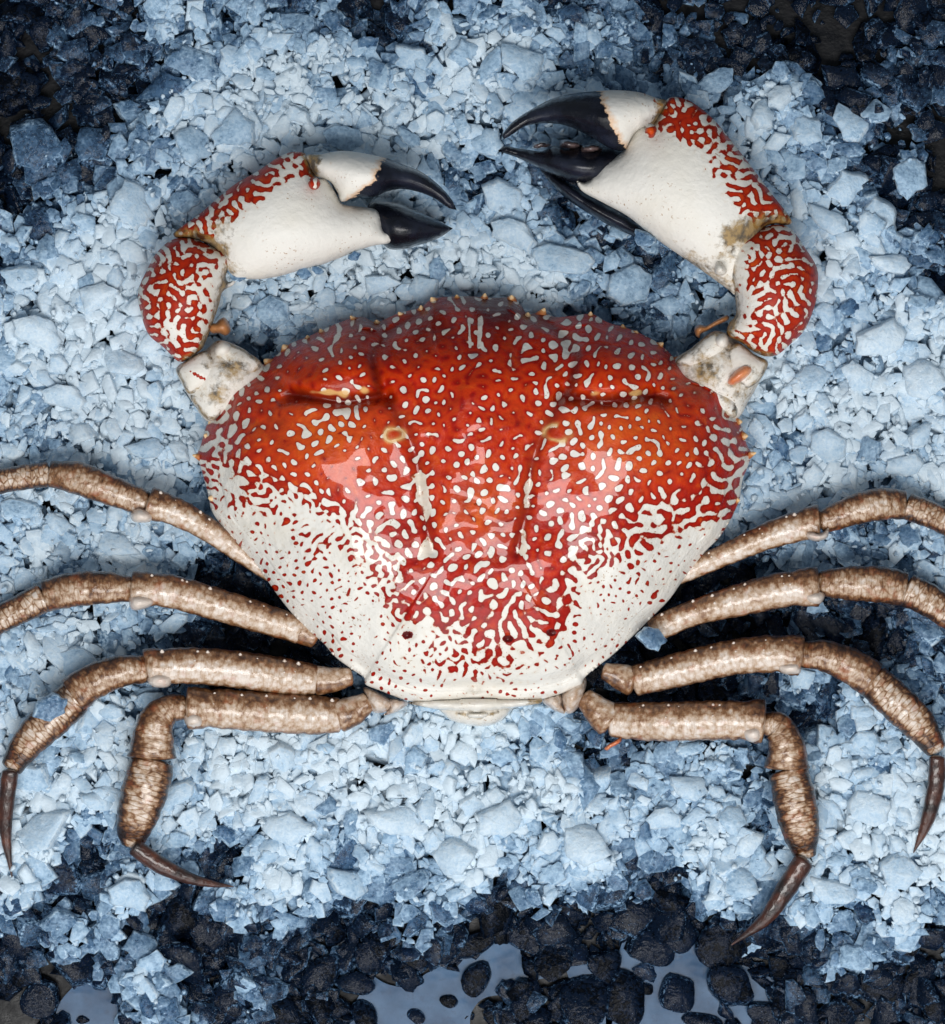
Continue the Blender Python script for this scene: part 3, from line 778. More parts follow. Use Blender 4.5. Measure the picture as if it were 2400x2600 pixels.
def leg_spines(pts, parent, flip, n=7):
    """small pale beads along the upper edge of the thigh, one joined strip of relief"""
    C = catmull(pts, 5.0, False); d = np.gradient(C[:, :2], axis=0); d /= np.hypot(d[:, 0], d[:, 1])[:, None]
    V, F, k0 = [], [], 0
    rs = np.random.default_rng(int(abs(pts[0][0])+pts[0][1]))
    for f in np.clip(np.linspace(.12, .9, n)+rs.uniform(-.07, .07, n), .05, .95):
        i = int(f*(len(C)-1)); w = C[i, 2]
        nn = np.array([d[i, 1], -d[i, 0]])*flip
        for lat, big in ((.36, 1.0), (.12, .7)):
            if big < 1 and rs.random() < .4: continue
            q = C[i, :2]+nn*w*lat+rs.uniform(-4, 4, 2)
            z = C[i, 3]+w*.46*PX*math.sqrt(max(0, 1-(lat*2)**2))
            base = W(q[0], q[1], z-.0003); r = .0005*big*rs.uniform(.8, 1.2)
            a = np.linspace(0, 2*np.pi, 6, endpoint=False)
            up = np.array([nn[0]*.6, -nn[1]*.6, .8])
            ring = base+np.stack([np.cos(a)*r, np.sin(a)*r, 0*a], -1)
            V += list(ring)+list(base+np.stack([np.cos(a)*r*.6, np.sin(a)*r*.6, 0*a], -1)+up*r*.9)+[base+up*r*1.7]
            for j in range(6):
                F += [(k0+j, k0+(j+1) % 6, k0+6+(j+1) % 6), (k0+j, k0+6+(j+1) % 6, k0+6+j), (k0+6+j, k0+6+(j+1) % 6, k0+12)]
            k0 += 13
    V = np.array(V)
    z0 = np.zeros(len(V))
    o = obj('spine_row', mesh_np('spine_row', V, np.array(F), M_LEG, True, dict(brown=z0+.02, along=z0, side=z0, net=z0, tip=z0, seed=z0)), parent)
    o['kind'] = 'stuff'


def make_leg(flip, merus, carpus, prop, dact, hip=None, coxa=(), cap=None):
    leg = tube('walking_leg', merus, crab, flip, 'merus', .25, .12)
    tube('knee_segment', carpus, leg, flip, 'carpus', .35, .12)
    tube('shin_segment', prop, leg, flip, 'propodus', .2, .35)
    if dact: tube('leg_tip', dact, leg, flip, 'dactyl', .4, .5, .5)
    if hip: tube('hip_segment', hip, leg, flip, 'hip', .3, .3)
    for c in coxa: puff('hip_plate', c, .0165, .006, leg, M_LEG, 5.0, dict(brown=.16, along=lambda x, y: x/100, side=0.0, net=0.0, tip=0.0, seed=5.0))
    if cap:
        ex, ey = merus[-1][0], merus[-1][1]; ca = np.asarray(cap, float); cc = ca.mean(0)
        cap = cc+(np.array([ex, ey])-cc)*.30*np.array([.3, 1.0])+(ca-cc)*np.array([1.0, 1.35])
        puff('joint_cap', cap, merus[-1][3]+.0012, .0048, leg, M_LEG, 4.0, dict(brown=-.15, along=lambda x, y: x/100, side=0.0, net=0.0, tip=0.0, seed=2.0))
    leg_spines(merus, leg, flip)
    return leg


# left legs: going outward (leftwards) the dorsal edge is up -> normal (dy,-dx) of direction (-1,0) = (0,1)*flip => flip=-1
zA, zB, zC = .019, .0215, .015
make_leg(-1, [(690,1455,48,.018),(611,1403,52,.018),(521,1340,62,.021),(443,1298,74,.022),(378,1277,84,.022)],
         [(366,1277,66,.021),(270,1241,78,.022),(198,1214,84,.021),(126,1203,66,.019)],
         [(122,1204,64,.018),(60,1212,64,.016),(0,1223,62,.015),(-80,1250,58,.014),(-150,1290,50,.012)],
         [(-155,1300,40,.012),(-200,1360,30,.010),(-230,1440,6,.008)],
         cap=[(330,1320),(352,1310),(385,1322),(380,1336),(350,1338),(334,1334)])
make_leg(-1, [(762,1600,70,.017),(659,1567,78,.019),(539,1531,83,.0215),(431,1501,86,.022),(352,1496,90,.022),(336,1495,88,.022)],
         [(328,1495,66,.021),(258,1492,84,.022),(180,1498,88,.021),(114,1514,82,.019)],
         [(108,1518,78,.018),(60,1543,74,.017),(0,1573,70,.016),(-70,1620,62,.014)],
         [(-75,1625,44,.013),(-120,1690,34,.011),(-150,1780,6,.008)],
         hip=[(764,1602,66,.017),(800,1622,50,.017)], cap=[(331,1535),(360,1532),(395,1540),(385,1552),(352,1560),(334,1556)])
make_leg(-1, [(800,1726,78,.017),(719,1717,94,.0185),(599,1699,95,.021),(479,1690,93,.0225),(389,1694,94,.0225),(376,1697,94,.022)],
         [(366,1699,70,.021),(300,1706,82,.022),(228,1735,92,.021),(186,1766,98,.019)],
         [(192,1770,95,.0185),(132,1825,98,.019),(72,1885,84,.0175),(30,1948,58,.015)],
         [(26,1962,44,0.0175),(14,2060,41,0.0155),(16,2130,28,0.0140),(31,2228,3,0.0115)],
         hip=[(806,1728,76,.017),(845,1726,64,.017),(890,1718,46,.018)], cap=[(378,1735),(400,1726),(440,1734),(432,1752),(398,1754),(380,1746)])
make_leg(-1, [(860,1816,88,.016),(797,1815,101,.017),(659,1807,102,.020),(539,1798,102,.0215),(490,1798,106,.022),(478,1798,106,.022)],
         [(468,1796,62,.020),(431,1800,74,.0205),(398,1830,92,.0205),(388,1879,108,.0195),(386,1922,126,.0185)],
         [(386,1936,114,.0175),(374,1987,119,.018),(356,2047,113,.0175),(340,2107,90,.016),(336,2143,58,.014)],
         [(344,2152,46,0.0165),(407,2196,45,0.0160),(479,2229,31,0.0145),(539,2244,18,0.0130),(593,2251,3,0.0115)],
         hip=[(862,1818,86,.0165),(896,1805,76,.0165),(934,1782,52,.017)],
         coxa=[[(926,1744),(990,1774),(1000,1790),(978,1808),(948,1808),(934,1780)],[(988,1774),(1037,1783),(1010,1806),(975,1816),(990,1796)]],
         cap=[(470,1834),(490,1826),(516,1832),(514,1852),(486,1856),(472,1848)])
make_leg(1, [(1700,1470,46,.018),(1762,1444,50,.018),(1860,1400,58,.0205),(1957,1358,70,.022),(2052,1330,84,.022),(2078,1328,90,.022)],
         [(2088,1326,60,.021),(2184,1290,80,.022),(2249,1279,82,.021),(2298,1283,72,.019)],
         [(2305,1286,70,.018),(2360,1306,68,.017),(2420,1335,66,.015),(2500,1385,60,.013)],
         [(2505,1390,40,.012),(2550,1450,30,.010),(2580,1540,6,.008)],
         cap=[(2050,1362),(2085,1366),(2104,1356),(2100,1376),(2070,1382),(2046,1374)])
make_leg(1, [(1658,1600,66,.017),(1762,1556,66,.019),(1892,1520,84,.0215),(1990,1497,90,.022),(2060,1490,98,.0225),(2076,1489,98,.022)],
         [(2086,1481,64,.021),(2152,1481,86,.022),(2236,1484,92,.0215),(2298,1496,88,.0195)],
         [(2305,1499,86,.0185),(2353,1521,84,.0175),(2410,1560,78,.016),(2480,1620,66,.014)],
         [(2485,1625,44,.013),(2530,1690,34,.011),(2555,1780,6,.008)],
         cap=[(2040,1520),(2060,1516),(2084,1516),(2094,1524),(2080,1540),(2046,1536)])
make_leg(1, [(1613,1728,78,.017),(1730,1699,88,.0185),(1860,1669,90,.021),(1964,1660,97,.0225),(2020,1664,100,.0225),(2034,1666,100,.022)],
         [(2040,1663,68,.021),(2093,1665,80,.022),(2158,1690,90,.021),(2216,1726,97,.0195)],
         [(2218,1730,92,.0185),(2275,1782,97,.019),(2334,1840,88,.0175),(2378,1903,56,.015)],
         [(2380,1926,42,0.0175),(2377,1994,45,0.0160),(2354,2085,34,0.0140),(2320,2165,3,0.0115)],
         hip=[(1606,1730,78,.017),(1575,1718,66,.017),(1535,1704,44,.018)],
         cap=[(1970,1702),(2000,1698),(2026,1696),(2030,1718),(2000,1722),(1974,1714)])
make_leg(1, [(1554,1828,90,.016),(1665,1832,100,.0185),(1795,1829,101,.021),(1879,1829,102,.022),(1926,1831,108,.022),(1938,1832,106,.022)],
         [(1944,1836,60,.020),(1977,1847,76,.0205),(1998,1897,94,.0205),(1998,1949,118,.0185)],
         [(2003,1962,102,.0175),(2020,2040,109,.018),(2034,2111,96,.017),(2044,2172,58,.014)],
         [(2040,2188,54,0.0170),(1998,2254,53,0.0160),(1944,2332,36,0.0145),(1858,2399,3,0.0115)],
         hip=[(1548,1828,90,.0165),(1520,1806,78,.0165),(1484,1770,50,.017)],
         coxa=[[(1487,1722),(1430,1756),(1424,1764),(1434,1807),(1454,1810),(1478,1780)],[(1424,1762),(1376,1776),(1400,1800),(1434,1812),(1428,1790)]],
         cap=[(1884,1866),(1904,1862),(1930,1860),(1932,1884),(1908,1892),(1886,1882)])

# ------------------------------------------------------------------ the bed: dark tray, melt water, ice
DCP = np.array([
 (0,0,.32),(300,0,.38),(500,0,.55),(800,0,.5),(930,20,.25),(1100,0,.6),(1300,0,.55),(1500,0,.55),(1700,0,.35),(1900,0,.095),(2080,0,.095),(2200,30,.10),(2320,0,.2),(2400,0,.15),
 (0,150,.22),(200,150,.25),(400,150,.40),(560,130,.65),(900,150,.82),(1300,150,.8),(1500,150,.7),(1720,150,.55),(1860,120,.095),(2050,130,.095),(2000,60,.095),(2150,100,.095),(2270,110,.35),(2400,150,.35),
 (0,300,.25),(90,360,.45),(160,290,.2),(300,300,.45),(450,300,.7),(700,300,.9),(1000,300,.92),(1250,200,.8),(1830,300,.7),(2000,260,.75),(2200,300,.6),(2370,250,.35),
 (0,450,.25),(250,420,.35),(350,450,.6),(400,540,.85),(500,480,.8),(1000,700,.95),(1200,450,.75),(1330,560,.9),(1450,520,.45),(1950,400,.82),(2150,420,.85),(2300,420,.6),(2370,410,.10),(2330,530,.3),(2400,580,.35),
 (0,600,.6),(200,600,.85),(300,650,.98),(1100,620,.92),(1250,560,.95),(1560,640,.5),(1650,600,.35),(2000,620,.85),(2200,620,.95),(2400,680,.6),
 (0,800,.9),(200,800,1),(330,800,.92),(700,780,.75),(620,900,.75),(1000,720,.9),(1500,720,.8),(1700,760,.6),(2150,820,.92),(2300,800,1),(2400,800,.95),
 (0,1000,.85),(200,1000,1),(400,1000,.9),(2000,1050,.75),(2150,1000,.95),(2300,1000,1),(2400,1000,.95),
 (0,1150,.75),(250,1120,.9),(430,1150,.75),(480,1250,.6),(1950,1200,.7),(2100,1180,.85),(2350,1200,.9),
 (0,1380,.75),(150,1350,.85),(300,1400,.9),(470,1450,.5),(570,1480,.22),(640,1520,.15),(1780,1520,.12),(1860,1480,.35),(2000,1420,.6),(2200,1400,.75),(2400,1420,.7),
 (200,1620,.75),(60,1650,.75),(400,1600,.6),(520,1630,.30),(620,1660,.2),(740,1660,.12),(1660,1640,.12),(1800,1620,.2),(2000,1580,.55),(2120,1620,.3),(2250,1600,.25),(2350,1600,.5),
 (60,1800,.85),(250,1850,.85),(330,1780,.85),(420,1720,.6),(850,1745,.25),(1540,1760,.25),(1700,1760,.3),(1850,1750,.4),(2050,1750,.7),(2150,1800,.8),(2350,1700,.55),(2300,1650,.25),
 (80,2000,.85),(250,2000,.85),(450,1980,.85),(560,1900,.85),(750,1900,.85),(1000,1880,.9),(1200,1880,.95),(1500,1900,.7),(1700,1950,.85),(1880,1940,.8),(2150,1950,.95),(2300,1980,.9),
 (500,2080,.8),(700,2050,.95),(1000,2050,1),(1300,2050,1),(1550,2060,.95),(1800,2060,.85),(1900,2130,.6),(2200,2100,.95),(2370,2120,.85),
 (100,2150,.9),(220,2200,.2),(300,2150,.55),(450,2200,.75),(570,2190,.35),(700,2200,.95),(900,2180,.8),(1200,2200,1),(1500,2180,.98),(1760,2140,.75),(2080,2200,.9),(2250,2230,.9),(2400,2200,.8),
 (50,2250,.85),(100,2300,.2),(210,2240,.12),(330,2270,.8),(470,2320,.10),(420,2340,.12),(620,2290,.7),(760,2280,.7),(960,2280,.45),(1150,2280,.75),(1400,2280,.9),(1600,2270,.55),(1850,2270,.8),(2050,2290,.92),(2280,2300,.6),(2380,2290,.35),
 (40,2400,.25),(150,2360,.6),(280,2450,.3),(360,2450,.65),(550,2420,.25),(650,2400,.35),(780,2380,.4),(880,2380,.2),(1080,2350,.4),(1200,2360,.15),(1320,2330,.15),(1420,2360,.35),(1550,2350,.3),(1680,2360,.10),(1760,2380,.12),(1900,2380,.35),(2100,2400,.65),(2200,2380,.55),(2300,2420,.2),(2400,2400,.2),
 (30,2540,.05),(150,2520,.04),(250,2540,.0),(420,2500,.5),(450,2560,.45),(520,2540,.25),(620,2520,.35),(720,2520,.25),(870,2460,.08),(950,2540,.0),(1080,2520,.02),(1210,2480,.05),(1250,2400,.05),(1330,2540,.3),(1400,2480,.06),(1520,2520,.06),(1620,2480,.02),(1720,2540,.02),(1830,2470,.06),(1920,2540,.04),(2060,2480,.3),(2200,2520,.15),(2350,2520,.12),
 (0,2620,.05),(400,2620,.4),(1000,2620,.0),(1400,2620,.15),(2100,2620,.2),(2420,2620,.1)])


def density(x, y):
    x = np.atleast_1d(x).astype(float); y = np.atleast_1d(y).astype(float)
    d2 = (x[:, None]-DCP[None, :, 0])**2+(y[:, None]-DCP[None, :, 1])**2
    w = 1/(d2+1200)**1.9
    return (w*DCP[None, :, 2]).sum(1)/w.sum(1)


DG_STEP = 20
_gx = np.arange(-200, 2621, DG_STEP); _gy = np.arange(-200, 2821, DG_STEP)
DGRID = np.stack([density(np.clip(_gx, 0, 2400), np.full(len(_gx), min(max(v, 0), 2600))) for v in _gy])


_nz = sample(N150, np.clip(_gx[None], 0, 2397)+0*_gy[:, None], np.clip(_gy[:, None], 0, 2597)+0*_gx[None])*.09+sample(N60, np.clip(_gx[None], 0, 2397)+0*_gy[:, None], np.clip(_gy[:, None], 0, 2597)+0*_gx[None])*.10
DGRID = np.clip(DGRID*1.04-.03+_nz*np.clip(DGRID*2.2, 0, 1)*np.clip((1.25-DGRID)*2.2, .35, 1), 0, 1)


def grid(F, x, y):
    a = np.clip((np.asarray(x)+200)/DG_STEP, 0, F.shape[1]-1.001); b = np.clip((np.asarray(y)+200)/DG_STEP, 0, F.shape[0]-1.001)
    i = a.astype(int); j = b.astype(int); fx = a-i; fy = b-j
    return (F[j, i]*(1-fx)+F[j, i+1]*fx)*(1-fy)+(F[j+1, i]*(1-fx)+F[j+1, i+1]*fx)*fy


# where the crab lies, on the same grid: distance outside its outlines (negative inside)
_X, _Y = np.meshgrid(_gx, _gy)
CLEAR = np.full(_X.shape, 1e9)
for o in FOOTPRINTS:
    lo = o.min(0)-140; hi = o.max(0)+140
    i0, i1 = np.searchsorted(_gx, (lo[0], hi[0])); j0, j1 = np.searchsorted(_gy, (lo[1], hi[1]))
    if i1 <= i0 or j1 <= j0: continue
    xx, yy = _X[j0:j1, i0:i1], _Y[j0:j1, i0:i1]
    dd = seg_dist(xx, yy, o)*np.where(inside(xx, yy, o), -1, 1)
    CLEAR[j0:j1, i0:i1] = np.minimum(CLEAR[j0:j1, i0:i1], dd)


def bed(x, y):
    """height of the ice heap"""
    return .0005+.0105*sstep(.02, .75, grid(DGRID, x, y))


# --- shard shapes: slabs of broken ice, fixed topology so that all vary only by points
def shard(rng, n, corners, jag, round_):
    k = int(rng.integers(corners[0], corners[1]+1))
    a = np.sort((np.arange(k)+rng.uniform(-.36, .36, k))*2*np.pi/k)
    r = rng.uniform(.72, 1.05, k)
    C = np.stack([np.cos(a)*r, np.sin(a)*r*rng.uniform(.6, 1.0)], -1)
    E = np.linalg.norm(np.roll(C, -1, 0)-C, axis=1)
    m = np.ones(k, int)
    while m.sum() < n: m[np.argmax(E/m)] += 1
    pts = []
    for i in range(k):
        t = (np.arange(m[i])/m[i])[:, None]
        q = C[i]*(1-t)+C[(i+1) % k]*t
        q[1:] *= 1+rng.normal(0, jag, (m[i]-1, 1)); pts.append(q)
    P = np.concatenate(pts)[:n]
    for _ in range(round_): P = (np.roll(P, 1, 0)+np.roll(P, -1, 0)+2*P)/4
    ox, oy = P[:, 0], P[:, 1]
    sh = rng.uniform(-.14, .14, 2); tl = rng.uniform(-.5, .5, 2)
    rings = []
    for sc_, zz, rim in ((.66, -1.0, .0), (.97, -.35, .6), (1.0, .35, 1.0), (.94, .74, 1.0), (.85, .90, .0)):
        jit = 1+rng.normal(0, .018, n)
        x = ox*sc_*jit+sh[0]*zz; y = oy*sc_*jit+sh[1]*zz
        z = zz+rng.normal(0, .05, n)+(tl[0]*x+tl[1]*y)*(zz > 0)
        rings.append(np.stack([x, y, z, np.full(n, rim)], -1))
    top = np.array([[sh[0]+rng.uniform(-.3, .3), sh[1]+rng.uniform(-.2, .2), .95+rng.uniform(-.1, .22), .0]]); bot = np.array([[0, 0, -1.02, 0]])
    return np.concatenate(rings+[top, bot])


def shard_faces(n, m=5):
    k = np.arange(m-1)[:, None]*n; j = np.arange(n)[None]; jn = (j+1) % n
    q = np.stack([k+j, k+jn, k+n+jn, k+n+j], -1).reshape(-1, 4)
    j = np.arange(n); jn = (j+1) % n
    t = np.concatenate([np.stack([(m-1)*n+j, (m-1)*n+jn, np.full(n, m*n)], -1), np.stack([jn, j, np.full(n, m*n+1)], -1)])
    return q, t


def rot_mats(yaw, tx, ty):
    cz, sz = np.cos(yaw), np.sin(yaw); cx, sx = np.cos(tx), np.sin(tx); cy, sy = np.cos(ty), np.sin(ty)
    Z = np.zeros((len(yaw), 3, 3)); Z[:, 0, 0] = cz; Z[:, 0, 1] = -sz; Z[:, 1, 0] = sz; Z[:, 1, 1] = cz; Z[:, 2, 2] = 1
    X = np.zeros_like(Z); X[:, 0, 0] = 1; X[:, 1, 1] = cx; X[:, 1, 2] = -sx; X[:, 2, 1] = sx; X[:, 2, 2] = cx
    Y = np.zeros_like(Z); Y[:, 1, 1] = 1; Y[:, 0, 0] = cy; Y[:, 0, 2] = sy; Y[:, 2, 0] = -sy; Y[:, 2, 2] = cy
    return Y@X@Z


def crush_layer(name, rng, count, size, depth, n, jag, accept, tilt_sd, frost_shift=0.0, frost_mul=.92, flat=(.25, .5), top_cap=None, label=None):
    """one joined heap of ice bits that nobody could count"""
    x = rng.uniform(-120, 2520, count); y = rng.uniform(-120, 2720, count)
    D = grid(DGRID, x, y); C = grid(CLEAR, x, y)
    keep = (rng.random(count) < accept(D)) & (C > -160)
    x, y, D, C = x[keep], y[keep], D[keep], C[keep]
    m = len(x)
    s = np.exp(rng.uniform(np.log(size[0]), np.log(size[1]), m))*PX*.5
    protos = np.stack([shard(rng, n, (4, 6), jag, 0) for _ in range(60)])
    P = protos[rng.integers(0, 60, m)].copy()
    fl = rng.uniform(*flat, m)
    rim = P[:, :, 3]
    pt = P[:, :, :3]*np.stack([s, s*rng.uniform(.7, 1, m), s*fl], -1)[:, None, :]
    M = rot_mats(rng.uniform(0, 6.283, m), rng.normal(0, tilt_sd, m), rng.normal(0, tilt_sd, m))
    pt = np.einsum('mij,mkj->mki', M, pt)
    z = bed(x, y)+rng.uniform(*depth, m)
    # keep the heap from poking through the crab
    ztop = pt[:, :, 2].max(1); zbot = pt[:, :, 2].min(1)
    lim = np.where(C < 12, .0135, np.where(C < 45, .0165, .026))
    z = np.minimum(z, lim-ztop)
    z = np.maximum(z, -zbot*.55+.0002)
    pt = pt+W(x, y, z)[:, None, :]
    fr = np.clip(.07+D**1.1*(frost_mul+.06)+frost_shift+rng.normal(0, .085, m), 0, 1.05)
    nv = pt.shape[1]; q, t = shard_faces(n)
    off = np.arange(m)[:, None, None]*nv
    me = mesh_np(name, pt.reshape(-1, 3), [(q[None]+off).reshape(-1, 4), (t[None]+off).reshape(-1, 3)], M_CRUSH, True,
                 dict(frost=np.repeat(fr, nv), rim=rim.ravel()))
    o = obj(name, me); o['kind'] = 'stuff'; o['label'] = label or 'loose crushed ice heaped under and around the crab'
    return o


ri = np.random.default_rng(21)
crush_layer('crushed_ice', ri, 3800, (90, 180), (-.0085, -.0038), 8, .05, lambda D: sstep(.03, .45, D), .3, -.18)  # deep layer coloured darker, painting shade into the gaps above it
crush_layer('crushed_ice', ri, 26500, (15, 92), (-.0026, -.0002), 8, .07, lambda D: sstep(.02, .80, D), .17, flat=(.22, .40))
crush_layer('clear_ice_bits', ri, 4200, (34, 110), (-.001, .0012), 10, .06, lambda D: 1.0*(D > .05)*(D < .42), .22, .0, .40, flat=(.3, .5), label='dark clear melting ice bits at the edge of the heap')
crush_layer('ice_crumbs', ri, 6000, (9, 26), (-.002, .0022), 6, .08, lambda D: .8*sstep(.08, .7, D), .6, .06, flat=(.4, .8), label='tiny crumbs of ice scattered through the crushed ice')

# --- individual chunks ---------------------------------------------------------
# hand-placed ones the photo shows clearly: px, py, length, width, turn (deg), frost, jag
HERO = [(84,362,160,140,20,.50,.12),(245,372,120,100,60,.48,.12),(330,290,120,80,40,.62,.35),(300,135,80,70,10,.42,.25),(170,240,90,60,-30,.35,.35),(500,160,170,90,15,.66,.35),
 (110,90,110,60,20,.42,.35),(200,60,130,70,-35,.45,.35),(490,370,130,100,30,.80,.2),(600,340,150,120,-20,.82,.25),(340,520,130,150,10,.92,.25),(470,510,90,80,30,.72,.2),
 (760,60,120,100,10,.68,.2),(840,55,70,60,40,.55,.3),(930,110,70,50,-20,.55,.3),(1050,150,130,90,20,.86,.3),(1180,130,110,80,-20,.8,.35),(1330,160,150,110,30,.86,.25),(1330,60,90,60,10,.6,.35),
 (1240,180,60,110,25,.78,.35),(880,350,130,70,10,.72,.2),(1240,360,90,90,0,.82,.25),(1270,500,140,100,20,.9,.2),(960,720,130,90,-10,.92,.2),(1080,740,100,110,20,.9,.2),(700,790,110,90,20,.74,.2),
 (1440,660,180,120,10,.88,.18),(1600,720,150,110,-30,.78,.2),(1650,620,90,70,40,.7,.3),(1570,590,60,50,0,.8,.3),(1310,600,160,110,20,.92,.2),
 (1810,210,130,90,-40,.72,.2),(1880,45,60,40,20,.55,.35),(1790,100,60,50,60,.5,.35),(2060,210,90,60,40,.72,.4),(2290,95,110,50,25,.45,.2),(2160,320,130,100,50,.85,.3),(2040,330,100,90,10,.86,.3),
 (2220,290,90,70,-20,.75,.3),(2310,450,120,110,30,.78,.12),(2150,470,140,100,-20,.9,.25),(2000,420,110,90,20,.8,.25),(2390,240,90,100,0,.5,.3),(2230,540,120,120,40,.92,.25),(2100,560,140,90,35,.9,.2),
 (2260,670,130,80,10,.97,.2),(2380,650,70,60,0,.6,.3),(2190,250,60,40,80,.4,.4),(2340,340,90,50,20,.45,.3),
 (120,2110,190,130,-35,.93,.18),(330,2270,150,130,10,.88,.2),(150,2340,110,90,-30,.62,.3),(290,2200,70,40,-40,.55,.3),(40,2370,70,60,0,.4,.2),(160,2430,90,60,10,.6,.35),(30,2300,70,60,0,.45,.25),
 (360,2400,120,110,30,.62,.3),(440,2480,110,90,0,.62,.25),(360,2360,80,60,60,.6,.3),(580,2300,70,60,20,.6,.3),(640,2410,110,100,20,.45,.25),(430,2560,70,60,10,.55,.3),(500,2560,60,60,0,.35,.2),
 (980,2260,90,80,30,.55,.2),(1050,2240,120,90,-20,.68,.2),(880,2240,140,110,30,.86,.2),(870,2440,110,90,60,.45,.2),(1120,2310,80,60,20,.5,.3),(1240,2320,110,60,35,.6,.3),(1420,2350,90,50,10,.55,.2),
 (1560,2350,110,100,10,.32,.15),(1350,2540,90,80,20,.4,.15),(1480,2290,70,40,60,.7,.3),(1920,2390,50,110,35,.75,.25),(1880,2310,70,40,30,.7,.3),(2060,2460,90,90,30,.4,.3),(2170,2430,120,90,10,.72,.3),
 (2220,2400,80,60,0,.6,.4),(2090,2520,70,60,40,.4,.3),(1640,2470,90,80,10,.3,.2),(980,2360,60,50,0,.35,.2),(700,2600,60,50,0,.3,.2),
 (730,2100,150,110,20,.97,.15),(1000,2080,170,110,10,1.0,.12),(1270,2080,160,120,-20,1.0,.12),(1480,2140,150,110,30,1.0,.15),(1150,2170,130,100,0,.98,.15),(660,2000,40,120,30,.9,.2),
 (1750,2000,120,100,20,.92,.15),(1860,2080,90,80,10,.86,.2),(2200,2050,140,100,30,.97,.18),(2120,2260,150,90,20,.95,.2),(1690,2080,120,90,-10,.95,.18),(2280,2210,120,100,10,.93,.2),(1880,2240,110,90,40,.84,.2),
 (90,1970,140,100,40,.85,.25),(250,2030,110,80,10,.9,.2),(450,2010,130,90,-20,.88,.2),(200,1680,130,90,20,.85,.2),(480,1640,60,55,10,.42,.1),(420,1640,80,60,50,.5,.2),
 (100,850,180,130,20,1.0,.15),(240,760,140,110,-20,1.0,.18),(320,920,130,100,30,.97,.18),(170,1010,150,100,10,.99,.18),(60,700,120,90,0,.9,.2),(2240,860,180,120,-20,1.0,.15),(2340,960,130,110,20,1.0,.15),
 (2180,960,120,90,40,.96,.2),(2060,960,100,80,0,.88,.2),(2110,1130,120,90,30,.92,.2),(2300,1180,130,80,-10,.95,.2),(2230,1370,70,50,0,.62,.1),(2310,1360,80,60,30,.6,.15),(2140,1400,80,60,30,.68,.2),
 (150,1330,60,120,-50,.88,.2),(300,1390,140,90,20,.92,.2),(60,1290,110,80,10,.8,.2),(370,1140,120,80,0,.88,.2),(2150,1590,90,70,10,.5,.25),(2060,1540,90,70,10,.7,.2),(2100,1880,110,70,60,.85,.2),(2200,1880,90,70,0,.85,.2)]
# dark clear lumps standing in the melt water: px, py, length, width, turn
MELT = [(1715,2520,95,92,0),(1860,2500,150,120,20),(1830,2400,130,110,10),(1210,2480,75,85,20),(1330,2390,150,50,25),(1200,2400,140,60,-20),(1400,2430,110,100,30),(1480,2540,120,130,20),(1580,2530,110,140,0),
 (1270,2350,60,40,0),(1150,2400,80,60,40),(1050,2420,110,70,20),(940,2430,90,110,20),(900,2500,100,80,10),(1310,2590,150,90,15),(1340,2345,80,50,-30),(1650,2400,130,90,10),(1720,2360,110,90,40),(1540,2440,90,90,0),
 (280,2450,90,70,40),(230,2400,70,60,10),(100,2530,110,90,-20),(60,2480,90,70,20),(130,2590,60,50,0),(210,2590,40,24,10),(590,2520,110,110,20),(680,2480,90,80,0),(760,2560,100,80,20),(540,2440,80,70,30),
 (460,2330,120,140,10),(540,2360,120,100,30),(930,2580,90,70,30),(1060,2580,50,40,0),(1640,2510,36,30,0),(1960,2570,110,80,10),(2010,2430,90,80,30),(2120,2580,120,90,0),(2230,2500,110,100,20),(2330,2480,120,70,-50),(2380,2560,80,90,0),
 (2300,2390,80,70,10),(820,2470,90,120,30),(1000,2390,110,80,60),(860,2560,80,60,10),(1140,2540,50,30,20),(1790,2590,110,50,10),(150,2270,130,80,-20),(220,2200,90,100,10),(60,2420,90,70,10),(1430,2520,70,60,0)]

rh = np.random.default_rng(77)
PROTO = {}
for kind, (n, cn, jag, rd, flat) in dict(jagged=(20, (4, 6), .09, 0, .75), blunt=(20, (5, 7), .045, 0, .75), lump=(20, (5, 8), .09, 2, 1.0)).items():
    for i in range(14):
        P = shard(rh, n, cn, jag, rd)
        q, t = shard_faces(n)
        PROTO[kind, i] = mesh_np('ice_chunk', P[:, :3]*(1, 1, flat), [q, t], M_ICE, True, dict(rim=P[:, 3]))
chunks = []


def add_chunk(px, py, ln, wd, turn, frost, jag, melt=False, tilt=.11, lift=None):
    kind = 'lump' if melt else ('jagged' if jag >= .24 else 'blunt')
    i = int(rh.integers(0, 14))
    th = min(ln, wd)*PX*.5*rh.uniform(.75, 1.1)
    if melt: th *= .55
    C = float(grid(CLEAR, px, py))
    z = float(bed(px, py))-th*.22+.0001
    if C < ln*.5+20: z = min(z, .0125)
    if melt: z = .0012+th*.28
    if lift is not None: z = lift
    o = obj('ice_chunk', PROTO[kind, i])
    o.location = W(px, py, z)
    o.rotation_euler = (rh.normal(0, tilt), rh.normal(0, tilt), math.radians(-turn))
    o.scale = (ln*PX*.5, wd*PX*.5/.82, th)
    o['frost'] = float(frost if melt else min(.92, .05+frost**1.25*.86))
    o['category'] = 'ice chunk'; o['group'] = 'ice chunks around the crab'
    chunks.append(dict(o=o, px=px, py=py, ln=ln, wd=wd, frost=frost, melt=melt, jag=jag))


